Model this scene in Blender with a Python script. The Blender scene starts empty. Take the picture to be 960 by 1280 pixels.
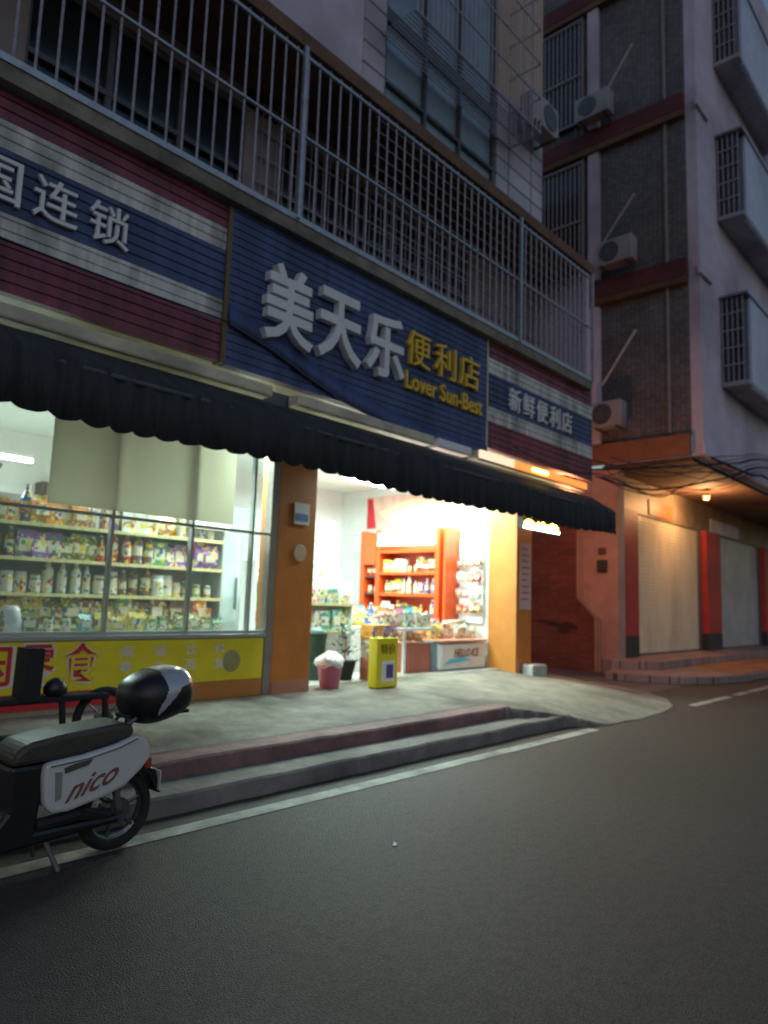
import bpy, math, random
from mathutils import Vector, Matrix
random.seed(7)
S = bpy.context.scene
PI = math.pi
# ---------------------------------------------------------------- camera
cam_d = bpy.data.cameras.new('camera'); cam = bpy.data.objects.new('camera', cam_d)
S.collection.objects.link(cam); S.camera = cam
RGT = Vector((0.66897301, -0.74254914, 0.0331044)); DWN = Vector((0.11465992, 0.05908909, -0.9916459)); FWD = Vector((0.7343897, 0.66718008, 0.1246696))
EYE = 1.3
mw = Matrix.Identity(4)
for i in range(3):
    mw[i][0] = RGT[i]; mw[i][1] = -DWN[i]; mw[i][2] = -FWD[i]
mw[2][3] = EYE
cam.matrix_world = mw
cam_d.sensor_fit = 'AUTO'; cam_d.sensor_width = 36; cam_d.lens = 889.31/1280*36
cam_d.clip_start = 0.05; cam_d.clip_end = 500
cam_d.dof.use_dof = True; cam_d.dof.focus_distance = 2.6; cam_d.dof.aperture_fstop = 2.0
# ---------------------------------------------------------------- world, added fill sun, exposure
W = bpy.data.worlds.new('World'); S.world = W; W.use_nodes = True
nt = W.node_tree; bg = nt.nodes['Background']
sky = nt.nodes.new('ShaderNodeTexSky'); sky.sky_type = 'NISHITA'; sky.sun_disc = False
sky.sun_elevation = math.radians(2.2); sky.sun_rotation = math.radians(20); sky.ozone_density = 2.5; sky.air_density = 1.2; sky.dust_density = 1.2
nt.links.new(sky.outputs[0], bg.inputs[0]); bg.inputs[1].default_value = 0.15
sun_d = bpy.data.lights.new('fill_sun', 'SUN'); sun_d.energy = 0.11; sun_d.angle = math.radians(60); sun_d.color = (1, .72, .9)  # weak lilac lamp added as fill to lift the facades
sun = bpy.data.objects.new('fill_sun', sun_d); S.collection.objects.link(sun); sun.rotation_euler = (math.radians(60), 0, math.radians(-30))
S.view_settings.view_transform = 'Standard'; S.view_settings.look = 'None'; S.view_settings.gamma = 1; S.view_settings.exposure = 1.2
S.render.engine = 'CYCLES'; S.cycles.use_denoising = True; S.cycles.max_bounces = 6; S.cycles.sample_clamp_indirect = 4
# ---------------------------------------------------------------- materials
MATS = {}
def mat(name, col, rough=.6, var=.2, scale=6, bump=0.0, metal=0.0, emit=0, spec=.5, stretch=(1, 1, 1), dirt=0, alpha=1, trans=0, bscale=None):
    if name in MATS: return MATS[name]
    m = bpy.data.materials.new(name); m.use_nodes = True; n = m.node_tree.nodes; l = m.node_tree.links
    b = n['Principled BSDF']
    tc = n.new('ShaderNodeTexCoord'); mp = n.new('ShaderNodeMapping'); mp.inputs['Scale'].default_value = stretch
    l.new(tc.outputs['Object'], mp.inputs[0])
    no = n.new('ShaderNodeTexNoise'); no.inputs['Scale'].default_value = scale; no.inputs['Detail'].default_value = 6; no.inputs['Roughness'].default_value = .65
    l.new(mp.outputs[0], no.inputs['Vector'])
    rp = n.new('ShaderNodeValToRGB'); e = rp.color_ramp.elements
    e[0].position = .3; e[1].position = .7
    e[0].color = tuple(c*(1-var) for c in col)+(1,); e[1].color = tuple(min(1, c*(1+var)) for c in col)+(1,)
    l.new(no.outputs[0], rp.inputs[0]); out = rp.outputs[0]
    if dirt:
        n2 = n.new('ShaderNodeTexNoise'); n2.inputs['Scale'].default_value = scale*.23; n2.inputs['Detail'].default_value = 8
        l.new(mp.outputs[0], n2.inputs['Vector'])
        r2 = n.new('ShaderNodeValToRGB'); r2.color_ramp.elements[0].position = .45; r2.color_ramp.elements[1].position = .65
        r2.color_ramp.elements[0].color = (1, 1, 1, 1); r2.color_ramp.elements[1].color = (1-dirt,)*3+(1,)
        l.new(n2.outputs[0], r2.inputs[0])
        mx = n.new('ShaderNodeMix'); mx.data_type = 'RGBA'; mx.blend_type = 'MULTIPLY'; mx.inputs[0].default_value = 1
        l.new(out, mx.inputs[6]); l.new(r2.outputs[0], mx.inputs[7]); out = mx.outputs[2]
    l.new(out, b.inputs['Base Color'])
    b.inputs['Roughness'].default_value = rough; b.inputs['Metallic'].default_value = metal; b.inputs['Specular IOR Level'].default_value = spec
    b.inputs['Alpha'].default_value = alpha; b.inputs['Transmission Weight'].default_value = trans
    if bump:
        bn = n.new('ShaderNodeTexNoise'); bn.inputs['Scale'].default_value = bscale or scale*4; bn.inputs['Detail'].default_value = 5
        l.new(mp.outputs[0], bn.inputs['Vector'])
        bp = n.new('ShaderNodeBump'); bp.inputs['Strength'].default_value = bump; bp.inputs['Distance'].default_value = .02
        l.new(bn.outputs[0], bp.inputs['Height']); l.new(bp.outputs[0], b.inputs['Normal'])
    if emit:
        l.new(out, b.inputs['Emission Color']); b.inputs['Emission Strength'].default_value = emit
    MATS[name] = m; return m
def tilemat(name, col, mortar, plane, w, h, rough=.4, msize=.012, var=.12, offset=0.0, dirt=.3):
    if name in MATS: return MATS[name]
    m = bpy.data.materials.new(name); m.use_nodes = True; n = m.node_tree.nodes; l = m.node_tree.links; b = n['Principled BSDF']
    tc = n.new('ShaderNodeTexCoord'); sp = n.new('ShaderNodeSeparateXYZ'); cb = n.new('ShaderNodeCombineXYZ')
    l.new(tc.outputs['Object'], sp.inputs[0])
    a, c = {'xz': (0, 2), 'yz': (1, 2), 'xy': (0, 1)}[plane]
    l.new(sp.outputs[a], cb.inputs[0]); l.new(sp.outputs[c], cb.inputs[1])
    br = n.new('ShaderNodeTexBrick'); br.offset = offset; br.inputs['Scale'].default_value = 1
    br.inputs['Brick Width'].default_value = w; br.inputs['Row Height'].default_value = h; br.inputs['Mortar Size'].default_value = msize
    br.inputs['Color1'].default_value = tuple(x*(1-var) for x in col)+(1,); br.inputs['Color2'].default_value = tuple(x*(1+var) for x in col)+(1,); br.inputs['Mortar'].default_value = mortar+(1,)
    l.new(cb.outputs[0], br.inputs['Vector'])
    n2 = n.new('ShaderNodeTexNoise'); n2.inputs['Scale'].default_value = 1.3; n2.inputs['Detail'].default_value = 9; l.new(tc.outputs['Object'], n2.inputs['Vector'])
    r2 = n.new('ShaderNodeValToRGB'); r2.color_ramp.elements[0].position = .4; r2.color_ramp.elements[1].position = .7
    r2.color_ramp.elements[0].color = (1, 1, 1, 1); r2.color_ramp.elements[1].color = (1-dirt,)*3+(1,)
    l.new(n2.outputs[0], r2.inputs[0])
    mx = n.new('ShaderNodeMix'); mx.data_type = 'RGBA'; mx.blend_type = 'MULTIPLY'; mx.inputs[0].default_value = 1
    l.new(br.outputs[0], mx.inputs[6]); l.new(r2.outputs[0], mx.inputs[7]); l.new(mx.outputs[2], b.inputs['Base Color'])
    b.inputs['Roughness'].default_value = rough
    bp = n.new('ShaderNodeBump'); bp.inputs['Strength'].default_value = .4; bp.inputs['Distance'].default_value = .01; bp.invert = True
    l.new(br.outputs['Fac'], bp.inputs['Height']); l.new(bp.outputs[0], b.inputs['Normal'])
    MATS[name] = m; return m
def glassmat(name, col, alpha, rough=.08):
    if name in MATS: return MATS[name]
    m = mat(name, col, rough, .1, 3, spec=.6); b = m.node_tree.nodes['Principled BSDF']; b.inputs['Alpha'].default_value = alpha; return m
# ---------------------------------------------------------------- mesh builder
ORG = {}
class B:
    def __init__(s): s.v = []; s.f = []; s.mi = []
    def add(s, vs, fs, mi=0):
        o = len(s.v); s.v += [tuple(p) for p in vs]; s.f += [tuple(i+o for i in f) for f in fs]; s.mi += [mi]*len(fs); return s
    def box(s, x0, x1, y0, y1, z0, z1, mi=0):
        return s.add([(x0,y0,z0),(x1,y0,z0),(x1,y1,z0),(x0,y1,z0),(x0,y0,z1),(x1,y0,z1),(x1,y1,z1),(x0,y1,z1)],
                     [(0,3,2,1),(4,5,6,7),(0,1,5,4),(1,2,6,5),(2,3,7,6),(3,0,4,7)], mi)
    def tube(s, pts, r, n=8, mi=0, closed=False):
        pts = [Vector(p) for p in pts]; vs = []; N = len(pts)
        for i, p in enumerate(pts):
            a = pts[(i-1) % N] if closed else pts[max(i-1, 0)]; c = pts[(i+1) % N] if closed else pts[min(i+1, N-1)]
            d = (c-a).normalized(); u = d.cross(Vector((0, 0, 1)) if abs(d.z) < .9 else Vector((0, 1, 0))).normalized(); w = d.cross(u)
            rr = r[i] if isinstance(r, (list, tuple)) else r
            vs += [p+(u*math.cos(2*PI*k/n)+w*math.sin(2*PI*k/n))*rr for k in range(n)]
        fs = [(i*n+k, i*n+(k+1) % n, ((i+1) % N)*n+(k+1) % n, ((i+1) % N)*n+k) for i in range(N if closed else N-1) for k in range(n)]
        if not closed: fs += [tuple(range(n))[::-1], tuple((N-1)*n+k for k in range(n))]
        return s.add(vs, fs, mi)
    def prism(s, poly, a0, a1, axis='y', mi=0):
        # poly of (x,z) extruded along y, (y,z) along x, or (x,y) along z
        f = {'y': lambda p, a: (p[0], a, p[1]), 'x': lambda p, a: (a, p[0], p[1]), 'z': lambda p, a: (p[0], p[1], a)}[axis]
        n = len(poly)
        return s.add([f(p, a0) for p in poly]+[f(p, a1) for p in poly], [tuple(range(n)), tuple(range(2*n-1, n-1, -1))]+[(i, i+n, (i+1) % n+n, (i+1) % n) for i in range(n)], mi)
    def lathe(s, c, prof, n=16, mi=0, axis='z', mis=None):
        vs = []; fs = []; mm = []
        for (r, h) in prof:
            for k in range(n):
                a = 2*PI*k/n; x, y = r*math.cos(a), r*math.sin(a)
                vs.append((c[0]+x, c[1]+y, c[2]+h) if axis == 'z' else ((c[0]+x, c[1]+h, c[2]+y) if axis == 'y' else (c[0]+h, c[1]+x, c[2]+y)))
        o = len(s.v); s.v += vs
        for i in range(len(prof)-1):
            for k in range(n):
                s.f.append((o+i*n+k, o+i*n+(k+1) % n, o+(i+1)*n+(k+1) % n, o+(i+1)*n+k)); s.mi.append(mis[i] if mis else mi)
        s.f.append(tuple(o+k for k in range(n))[::-1]); s.mi.append(mis[0] if mis else mi)
        s.f.append(tuple(o+(len(prof)-1)*n+k for k in range(n))); s.mi.append(mis[-1] if mis else mi)
        return s
    def build(s, name, ms, parent=None, org=None, bevel=0, smooth=False, label=None, cat=None, group=None, kind=None):
        if not isinstance(ms, (list, tuple)): ms = [ms]
        if parent is not None: org = ORG[parent.name]
        elif org is None:
            xs, ys, zs = zip(*s.v); org = ((min(xs)+max(xs))/2, (min(ys)+max(ys))/2, min(zs))
        me = bpy.data.meshes.new(name); me.from_pydata([(p[0]-org[0], p[1]-org[1], p[2]-org[2]) for p in s.v], [], s.f)
        for m in ms: me.materials.append(m)
        me.polygons.foreach_set('material_index', s.mi)
        import bmesh
        bm = bmesh.new(); bm.from_mesh(me); bmesh.ops.recalc_face_normals(bm, faces=bm.faces); bm.to_mesh(me); bm.free()
        if smooth: me.polygons.foreach_set('use_smooth', [True]*len(me.polygons))
        o = bpy.data.objects.new(name, me); S.collection.objects.link(o)
        if parent is not None: o.parent = parent
        else: o.location = org
        ORG[o.name] = org
        if bevel:
            bv = o.modifiers.new('bevel', 'BEVEL'); bv.width = bevel; bv.segments = 2; bv.limit_method = 'ANGLE'
        return tag(o, label, cat, group, kind)
def tag(o, label=None, cat=None, group=None, kind=None):
    if label: o['label'] = label
    if cat: o['category'] = cat
    if group: o['group'] = group
    if kind: o['kind'] = kind
    return o
def thing(name, loc, label, cat, group=None):
    o = bpy.data.objects.new(name, None); o.empty_display_size = .1; S.collection.objects.link(o); o.location = loc; ORG[o.name] = tuple(loc)
    return tag(o, label, cat, group)
def copy_tree(o, parent=None, loc=None):
    c = o.copy(); S.collection.objects.link(c); c.parent = parent
    if loc is not None: c.location = loc
    for ch in list(o.children): copy_tree(ch, c)
    return c
def Box(name, m, x0, x1, y0, y1, z0, z1, parent=None, bevel=0, **k): return B().box(x0, x1, y0, y1, z0, z1).build(name, m, parent, bevel=bevel, **k)
def text(name, s, m, parent, x0, x1, z0, z1, y, depth=.02, bold=0.0, shear=0.0, plane='xz', skew=0.0, **k):
    cu = bpy.data.curves.new('t', 'FONT'); cu.body = s; cu.size = 1; cu.extrude = .5; cu.offset = bold; cu.shear = shear; cu.resolution_u = 3
    ob = bpy.data.objects.new('t', cu); S.collection.objects.link(ob)
    bpy.context.view_layer.update()
    me = bpy.data.meshes.new_from_object(ob.evaluated_get(bpy.context.evaluated_depsgraph_get()))
    bpy.data.objects.remove(ob)
    vs = [tuple(v.co) for v in me.vertices]; fs = [tuple(p.vertices) for p in me.polygons]; bpy.data.meshes.remove(me)
    ax, bx = min(v[0] for v in vs), max(v[0] for v in vs); ay, by = min(v[1] for v in vs), max(v[1] for v in vs)
    out = []
    for v in vs:
        u = (v[0]-ax)/(bx-ax); w = (v[1]-ay)/(by-ay); d = -v[2]*depth
        X = x0+u*(x1-x0); Z = z0+w*(z1-z0)+skew*u
        out.append((X, y+d, Z) if plane == 'xz' else (y+d, X, Z))
    return B().add(out, fs).build(name, m, parent, **k)
def slats(x0, x1, y, z0, z1, pitch, depth, back=.05):
    """horizontal ribbed sheet facing -Y"""
    pr = [(y+back, z0), (y, z0)]; z = z0
    while z+pitch < z1-1e-6:
        pr += [(y, z+pitch*.78), (y+depth, z+pitch*.86), (y+depth, z+pitch*.96), (y, z+pitch)]; z += pitch
    pr += [(y, z1), (y+back, z1)]
    return B().prism(pr, x0, x1, 'x')
# colours
concrete = mat('concrete', (.22, .2, .16), .85, .35, 5, .6, dirt=.55)
step_conc = mat('step_concrete', (.2, .18, .16), .85, .3, 4, .6, dirt=.5)
step_red = mat('worn_red_step_paint', (.22, .12, .11), .8, .35, 5, .5, dirt=.4)
asphalt = mat('asphalt', (.052, .048, .041), .62, .75, 75, 1.0, dirt=.3, bscale=130)
white_paint = mat('road_paint', (.38, .37, .32), .7, .3, 9, .2, dirt=.6)
white = mat('white_plaster', (.78, .79, .76), .7, .05, 3)
whitep = mat('white_paint', (.8, .8, .78), .4, .05, 3)
orange_tile = mat('orange_pillar_paint', (.62, .2, .035), .45, .15, 3, .1, dirt=.2)
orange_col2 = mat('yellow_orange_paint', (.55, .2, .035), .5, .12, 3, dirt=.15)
pinkish = mat('pinkish_skirting', (.5, .2, .12), .6, .1, 4)
lilac = mat('lilac_render', (.56, .51, .6), .8, .12, 2, .2, dirt=.35)
tile_lilac = tilemat('pale_facade_tiles', (.5, .47, .52), (.12, .1, .1), 'xz', .7, .3, .45, .018)
tile_side = tilemat('dark_mosaic_tiles', (.17, .155, .165), (.07, .06, .06), 'yz', .1, .05, .6, .006, .25)
dark_red = mat('dark_red_band', (.12, .025, .03), .7, .3, 4, .2, dirt=.3)
orange_beam = mat('ochre_lit_beam', (.27, .11, .055), .75, .2, 3, .2, dirt=.3)  # orange lamp light from below is put into this beam colour
brown_slab = mat('brown_soffit', (.15, .085, .05), .85, .3, 3, .3, dirt=.4)
maroon = mat('maroon_sheet', (.2, .04, .07), .5, .3, 5, dirt=.45, stretch=(2.2, 1, .5))
blue = mat('blue_sign_sheet', (.055, .08, .2), .5, .25, 4, dirt=.4, stretch=(2.2, 1, .5))
stripe = mat('pale_sign_stripe', (.6, .6, .56), .5, .25, 6, dirt=.55, stretch=(2.5, 1, .5))
letter_w = mat('white_acrylic_letter', (.72, .72, .7), .35, .05, 5)
letter_y = mat('yellow_acrylic_letter', (.75, .5, .03), .35, .08, 5)
galv = mat('galvanised_steel', (.42, .43, .46), .4, .2, 12, metal=.6)
steel_dark = mat('dark_steel', (.12, .12, .13), .5, .2, 12, metal=.5)
steel_old = mat('weathered_bar', (.36, .33, .37), .55, .3, 20, metal=.3)
awn = mat('dark_awning_fabric', (.03, .035, .04), .85, .3, 9, .3, dirt=.4, stretch=(6, 1, 1))
hous = mat('awning_case_beige', (.62, .56, .4), .5, .2, 5, dirt=.4)
black = mat('black_plastic', (.012, .012, .014), .35, .2, 12)
blackm = mat('matt_black', (.015, .015, .015), .8, .3, 12)
rubber = mat('tyre_rubber', (.018, .018, .018), .85, .3, 25, .3)
glassd = mat('dark_window_glass', (.02, .025, .03), .12, .2, 2, spec=.7)
teal_glass = mat('teal_window_glass', (.24, .33, .4), .2, .2, 2, spec=.6)
darkroom = mat('dark_interior', (.03, .027, .025), .9, .2, 2)
shut = mat('beige_roller_shutter', (.68, .62, .46), .38, .1, 5, metal=.0, dirt=.2, stretch=(1, 1, .3))
shut2 = mat('grey_roller_shutter', (.45, .48, .47), .35, .1, 5, dirt=.2)
red_paint = mat('red_pillar_paint', (.4, .03, .03), .5, .2, 3, dirt=.3)
soot = mat('black_skirting', (.03, .03, .03), .6)
tile_orange = tilemat('orange_paving_tiles', (.38, .17, .06), (.1, .05, .03), 'xy', .3, .3, .55, .012, .2)
tile_pink = tilemat('pinkish_paving_tiles', (.3, .2, .18), (.1, .07, .06), 'xy', .4, .4, .6, .012, .15)
alley_wall = tilemat('dark_red_wall_tiles', (.24, .075, .05), (.12, .04, .03), 'yz', .24, .06, .5, .005, .2)
alley_col = mat('salmon_wall_paint', (.46, .28, .22), .7, .12, 3, .2, dirt=.25)
yellow = mat('yellow_banner', (.85, .68, .02), .45, .08, 3, dirt=.1)
red = mat('banner_red', (.6, .02, .03), .45, .1, 3)
ybox = mat('yellow_sign_plastic', (.8, .68, .02), .4, .06, 3)
purple = mat('purple_print', (.1, .06, .3), .5)
pink = mat('pink_bucket_plastic', (.5, .13, .2), .45, .1, 5)
bagw = mat('white_plastic_bag', (.7, .7, .7), .4, .05, 5, .3)
greend = mat('dark_green_plastic', (.02, .06, .045), .5, .2, 5)
redcab = mat('orange_red_cabinet', (.72, .09, .015), .35, .05, 3)
cream = mat('cream_print', (.8, .7, .4), .5, .1, 5)
teal_p = mat('pale_teal_panel', (.55, .72, .66), .5, .06, 3)
grey_sheet = mat('grey_plastic_sheet', (.33, .35, .32), .6, .12, 2, dirt=.2)
tan = mat('tan_board', (.45, .33, .22), .6, .1, 2)
wood_b = mat('brown_red_carton', (.4, .12, .08), .7, .1, 4)
scoot_w = mat('white_scooter_plastic', (.62, .62, .58), .28, .04, 4, dirt=.12)
silver = mat('silver_gloss', (.5, .5, .54), .18, .05, 4, metal=.3)
seat_m = mat('brown_vinyl_seat', (.05, .043, .035), .5, .25, 14, .15)
taillight = mat('orange_reflector', (.35, .06, .02), .25)
ac_w = mat('ac_casing', (.34, .32, .33), .55, .1, 5, dirt=.3)
lamp_m = mat('lit_tube', (1, 1, 1), .5, 0, 1, emit=14)
lamp_soft = mat('lit_header', (1, .97, .92), .5, 0, 1, emit=3.0)
led_g = mat('lit_led_green', (.6, 1, .8), .5, 0, 1, emit=9)
led_y = mat('lit_led_yellow', (1, .75, .1), .5, 0, 1, emit=8)
led_r = mat('lit_led_red', (1, .12, .03), .5, 0, 1, emit=6)
lamp_o = mat('lit_sodium', (1, .45, .12), .5, 0, 1, emit=3)

# ================================================================ SETTING
def jitter_strip(y0, y1, z, x0, x1, step=.2, amp=.009, zb=0.0):
    """a kerb-like step with a slightly uneven nosing"""
    b = B(); n = int((x1-x0)/step)+1; vs = []
    for i in range(n+1):
        x = x0+(x1-x0)*i/n; j = random.uniform(-amp, amp); k = random.uniform(-amp, amp)*.5
        vs += [(x, y0+j, zb), (x, y0+j+.012, z-.015+k), (x, y0+j+.03, z+k), (x, y1, z), (x, y1, zb)]
    fs = [(i*5+k, i*5+k+1, (i+1)*5+k+1, (i+1)*5+k) for i in range(n) for k in range(4)]
    fs += [(0, 1, 2, 3, 4), tuple(n*5+k for k in range(5))[::-1]]
    return b.add(vs, fs)
B().add([(-40, -40, -.01), (160, -40, -.01), (160, 80, -.01), (-40, 80, -.01)], [(0, 1, 2, 3)]).build('ground', concrete, kind='structure')
B().add([(-40, -3.6, 0), (160, -3.6, 0), (160, 4.6, 0), (-40, 4.6, 0)], [(0, 1, 2, 3)]).build('road', asphalt, kind='structure')
rm = B()
for (a, c) in ((-12, 7.45), (10.45, 12.1), (12.45, 60)): rm.add([(a, 3.52, .004), (c, 3.52, .004), (c, 3.65, .004), (a, 3.65, .004)], [(0, 1, 2, 3)])
rm.build('road_edge_line', white_paint, kind='structure')
jitter_strip(3.86, 4.22, .115, -12, 7.5).build('lower_step', [step_conc], kind='structure')
jitter_strip(4.2, 4.5, .225, -12, 6.75).build('upper_step', [step_red], kind='structure')
# pavement slab rising gently to the shop front
vs = []; fs = []
xs = [-12, -6, -2, 0, 2, 3.5, 5, 6.0, 6.6]
for x in xs: vs += [(x, 4.46, .228), (x, 5.2, .26), (x, 6.3, .30)]
fs = [(i*3+k, (i+1)*3+k, (i+1)*3+k+1, i*3+k+1) for i in range(len(xs)-1) for k in range(2)]
B().add(vs, fs).build('pavement', concrete, kind='structure')
# apron falling from the pavement end to the road and alley
rings = [[(6.6, 4.24, .222), (6.6, 5.2, .262), (6.6, 6.32, .302)], [(6.78, 4.16, .205), (7.2, 5.1, .262), (7.4, 6.32, .302)], [(7.1, 4.0, .15), (8.0, 4.9, .24), (8.4, 6.32, .302)], [(7.44, 3.8, .085), (8.7, 4.6, .18), (9.4, 6.32, .3)],
         [(7.85, 3.6, .012), (9.4, 4.3, .11), (10.3, 6.32, .27)], [(8.9, 3.56, .006), (10.2, 4.2, .055), (11.0, 5.8, .16)], [(10.0, 3.68, .006), (10.8, 4.5, .03), (11.6, 5.8, .06)], [(10.9, 4.1, .006), (11.6, 4.9, .006), (12.2, 5.9, .006)]]
def cr(P, t):
    i = min(int(t), len(P)-2); t -= i; p = [Vector(P[max(0, min(len(P)-1, i+k))]) for k in (-1, 0, 1, 2)]
    return .5*(2*p[1]+(p[2]-p[0])*t+(2*p[0]-5*p[1]+4*p[2]-p[3])*t*t+(-p[0]+3*p[1]-3*p[2]+p[3])*t**3)
vs = []; NU, NV = 70, 16
for i in range(NU+1):
    t = i/NU*(len(rings)-1); row = [cr([rg[k] for rg in rings], t) for k in range(3)]
    for j in range(NV+1):
        p = cr(row, j/NV*2)
        e = .02*math.sin(t*9)+.012*math.sin(t*23+1) if j == 0 else 0
        vs.append((p.x+e, p.y+e, max(.005, p.z+.004*math.sin(p.x*7+p.y*5))))
    vs.append((vs[-NV-1][0], vs[-NV-1][1]-.006, -.02))
W1 = NV+2
fs = [(i*W1+j, (i+1)*W1+j, (i+1)*W1+j+1, i*W1+j+1) for i in range(NU) for j in range(NV)]+[(i*W1, i*W1+NV+1, (i+1)*W1+NV+1, (i+1)*W1) for i in range(NU)]
B().add(vs, fs).build('concrete_ramp', mat('ramp_concrete', (.24, .215, .165), .85, .3, 4, .6, dirt=.5), kind='structure', smooth=True)
B().add([(6.6, 4.2, 0), (6.75, 4.2, .222), (6.75, 4.46, .226), (6.6, 4.46, .0)], [(0, 1, 2, 3)]).build('ramp_edge', step_conc, kind='structure')
B().add([(10.3, 4.6, .002), (14, 4.6, .002), (14, 30, .002), (10.3, 30, .002)], [(0, 1, 2, 3)]).build('alley_path', mat('alley_concrete', (.12, .1, .09), .85, .3, 3, .4, dirt=.4), kind='structure')
pl = [(12.7, 5.9), (12.9, 5.2), (13.3, 4.7), (13.9, 4.32), (15, 4.12), (60, 4.12), (60, 5.5), (14.3, 5.5), (13.7, 6.2)]
B().prism(pl, 0, .14, 'z').build('arcade_step', [tile_pink], kind='structure', bevel=.012)
B().add([(15.1, 4.2, .144), (60, 4.2, .144), (60, 5.46, .144), (15.6, 5.46, .144)], [(0, 1, 2, 3)]).build('arcade_tile_strip', tile_orange, kind='structure')
B().prism([(13.75, 6.25), (14.3, 5.52), (60, 5.52), (60, 6.72), (14.02, 6.72)], 0, .3, 'z').build('arcade_floor', [tile_pink], kind='structure', bevel=.012)

# ================================================================ SHOP BUILDING
XE = 10.3
sb = thing('shop_building', (5, 8, 0), 'tiled two-part building with the lit convenience shop at street level and caged balcony above', 'building')
b = B()
b.box(-2, XE, 10.2, 10.4, 0, 13)             # back wall
b.box(10.1, XE, 6.52, 10.2, 0, 4.75)         # right side wall
b.build('wall', alley_wall, sb)
B().box(-2, 10.09, 10.0, 10.19, .3, 3.4).box(9.78, 10.09, 6.52, 10.0, .3, 3.4).box(-2.1, -2, 6.3, 10.2, .3, 3.4).build('inner_wall', white, sb)
Box('floor', mat('shop_floor_tiles', (.5, .48, .42), .35, .08, 3), -2, 9.78, 6.3, 10.0, .1, .303, sb)
Box('ceiling', white, -2, 10.09, 6.0, 10.19, 3.4, 3.5, sb)
Box('lintel', hous, -2, XE, 5.42, 5.99, 3.42, 4.7, sb)
# pillars
for (x0, x1, y1) in ((4.93, 5.45, 6.3), (9.78, 10.22, 6.52)):
    p = Box('pillar', orange_tile, x0, x1, 6.0, y1, .42, 3.4, sb)
    Box('pillar_base', pinkish, x0-.004, x1+.004, 5.992, y1, .2, .42, p)
    Box('pillar_side', orange_col2, x0-.02, x0-.002, 6.0, y1, .2, 3.38, p)
# first floor balcony
Box('balcony_slab', concrete, -2, 10.36, 5.0, 6.1, 4.76, 4.9, sb)
Box('roof_slab', brown_slab, -2, 10.38, 4.98, 6.2, 6.7, 6.86, sb)
b = B().box(-2, 1.9, 5.9, 6.05, 4.9, 6.7).box(4.1, 4.6, 5.9, 6.05, 4.9, 6.7).box(8.2, XE, 5.9, 6.05, 4.9, 6.7).box(1.9, 8.2, 5.9, 6.05, 4.9, 5.15).box(1.9, 8.2, 5.9, 6.05, 6.5, 6.7)
b.build('balcony_wall', mat('balcony_brown_render', (.26, .22, .22), .8, .2, 3, dirt=.4), sb)
for (x0, x1) in ((1.9, 4.1), (4.6, 8.2)):
    w = B(); w.box(x0, x1, 5.98, 6.0, 5.15, 6.5).build('window', glassd, sb)
    f = B(); n = 4 if x1-x0 > 3 else 3
    for i in range(n+1):
        x = x0+(x1-x0)*i/n; f.box(x-.03, x+.03, 5.93, 5.975, 5.15, 6.5)
    f.box(x0, x1, 5.925, 5.97, 5.75, 5.8).box(x0, x1, 5.925, 5.97, 6.44, 6.5)
    f.build('window_frame', steel_dark, sb)
Box('balcony_end_wall', lilac, 10.2, 10.3, 5.02, 5.9, 4.9, 6.7, sb)
# grille round the balcony
g = B(); n = 63
for i in range(n):
    x = 1.1+i*.1475
    g.tube([(x, 5.02, 4.93), (x, 5.02, 6.69)], .0105, 5)
g.build('balcony_grille', steel_old, sb)
g = B()
for i in range(60):
    x = 4.3+i*.1; g.tube([(x, 5.86, 4.95), (x, 5.86, 6.68)], .007, 5)
for z in (5.1, 5.4, 5.7, 6.0, 6.3, 6.6): g.box(4.25, 10.3, 5.85, 5.87, z-.008, z+.008)
g.build('inner_grille', steel_old, sb)
g = B()
for j in range(12): z = 5.0+j*.145; g.box(5.2, 10.36, 5.035, 5.041, z-.003, z+.003)
g.build('wire_mesh', steel_old, sb)
b = B().box(-2, 10.37, 4.985, 5.035, 4.885, 4.94); b.box(-2, 10.37, 5.0, 5.03, 5.78, 5.8).box(-2, 10.37, 5.0, 5.03, 6.62, 6.65)
b.build('grille_rail', galv, sb)
for x in (-.5, 4.12, 8.14, 10.33): Box('grille_post', galv if x < 9 else steel_old, x-.022, x+.022, 4.96, 5.0, 4.9, 6.7, sb)
# upper storey wall
b = B().box(-2, 5.8, 5.9, 6.1, 6.86, 13).build('upper_wall', lilac, sb)
b = B().box(5.8, 6.2, 5.88, 6.1, 6.86, 13).box(8.85, 10.28, 5.88, 6.1, 6.86, 9.55).build('tiled_pier', tile_lilac, sb)
B().box(8.85, 10.28, 5.88, 6.1, 9.56, 13).build('warm_lit_pier', mat('warm_lit_render', (.5, .36, .24), .8, .1, 3), sb)  # warm light on the upper pier is put into its colour
B().box(6.2, 8.85, 5.97, 5.99, 6.9, 9.0).box(6.2, 8.85, 5.97, 5.99, 9.2, 12.9).build('window', teal_glass, sb)
f = B()
for x in (6.22, 7.08, 7.9, 8.8): f.box(x-.025, x+.025, 5.9, 5.965, 6.87, 12.9)
f.box(6.2, 8.85, 5.902, 5.967, 9.0, 9.2).box(6.2, 8.85, 5.902, 5.967, 8.1, 8.15).build('window_frame', steel_dark, sb)
g = B()
for i in range(30): x = 6.15+i*.105; g.tube([(x, 5.3, 8.7), (x, 5.3, 12)], .009, 5)
for y in (5.45, 5.6, 5.75): g.tube([(9.2, y, 8.7), (9.2, y, 12)], .009, 5)
for z in (8.7, 9.3, 9.9, 10.5, 11.1): g.box(6.1, 9.22, 5.29, 5.31, z-.012, z+.012); g.box(9.2, 9.22, 5.31, 5.88, z-.012, z+.012)
for i in range(12): g.box(6.1, 9.2, 5.33+i*.05, 5.34+i*.05, 8.69, 8.705)
g.build('window_grille', steel_old, sb)
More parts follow.
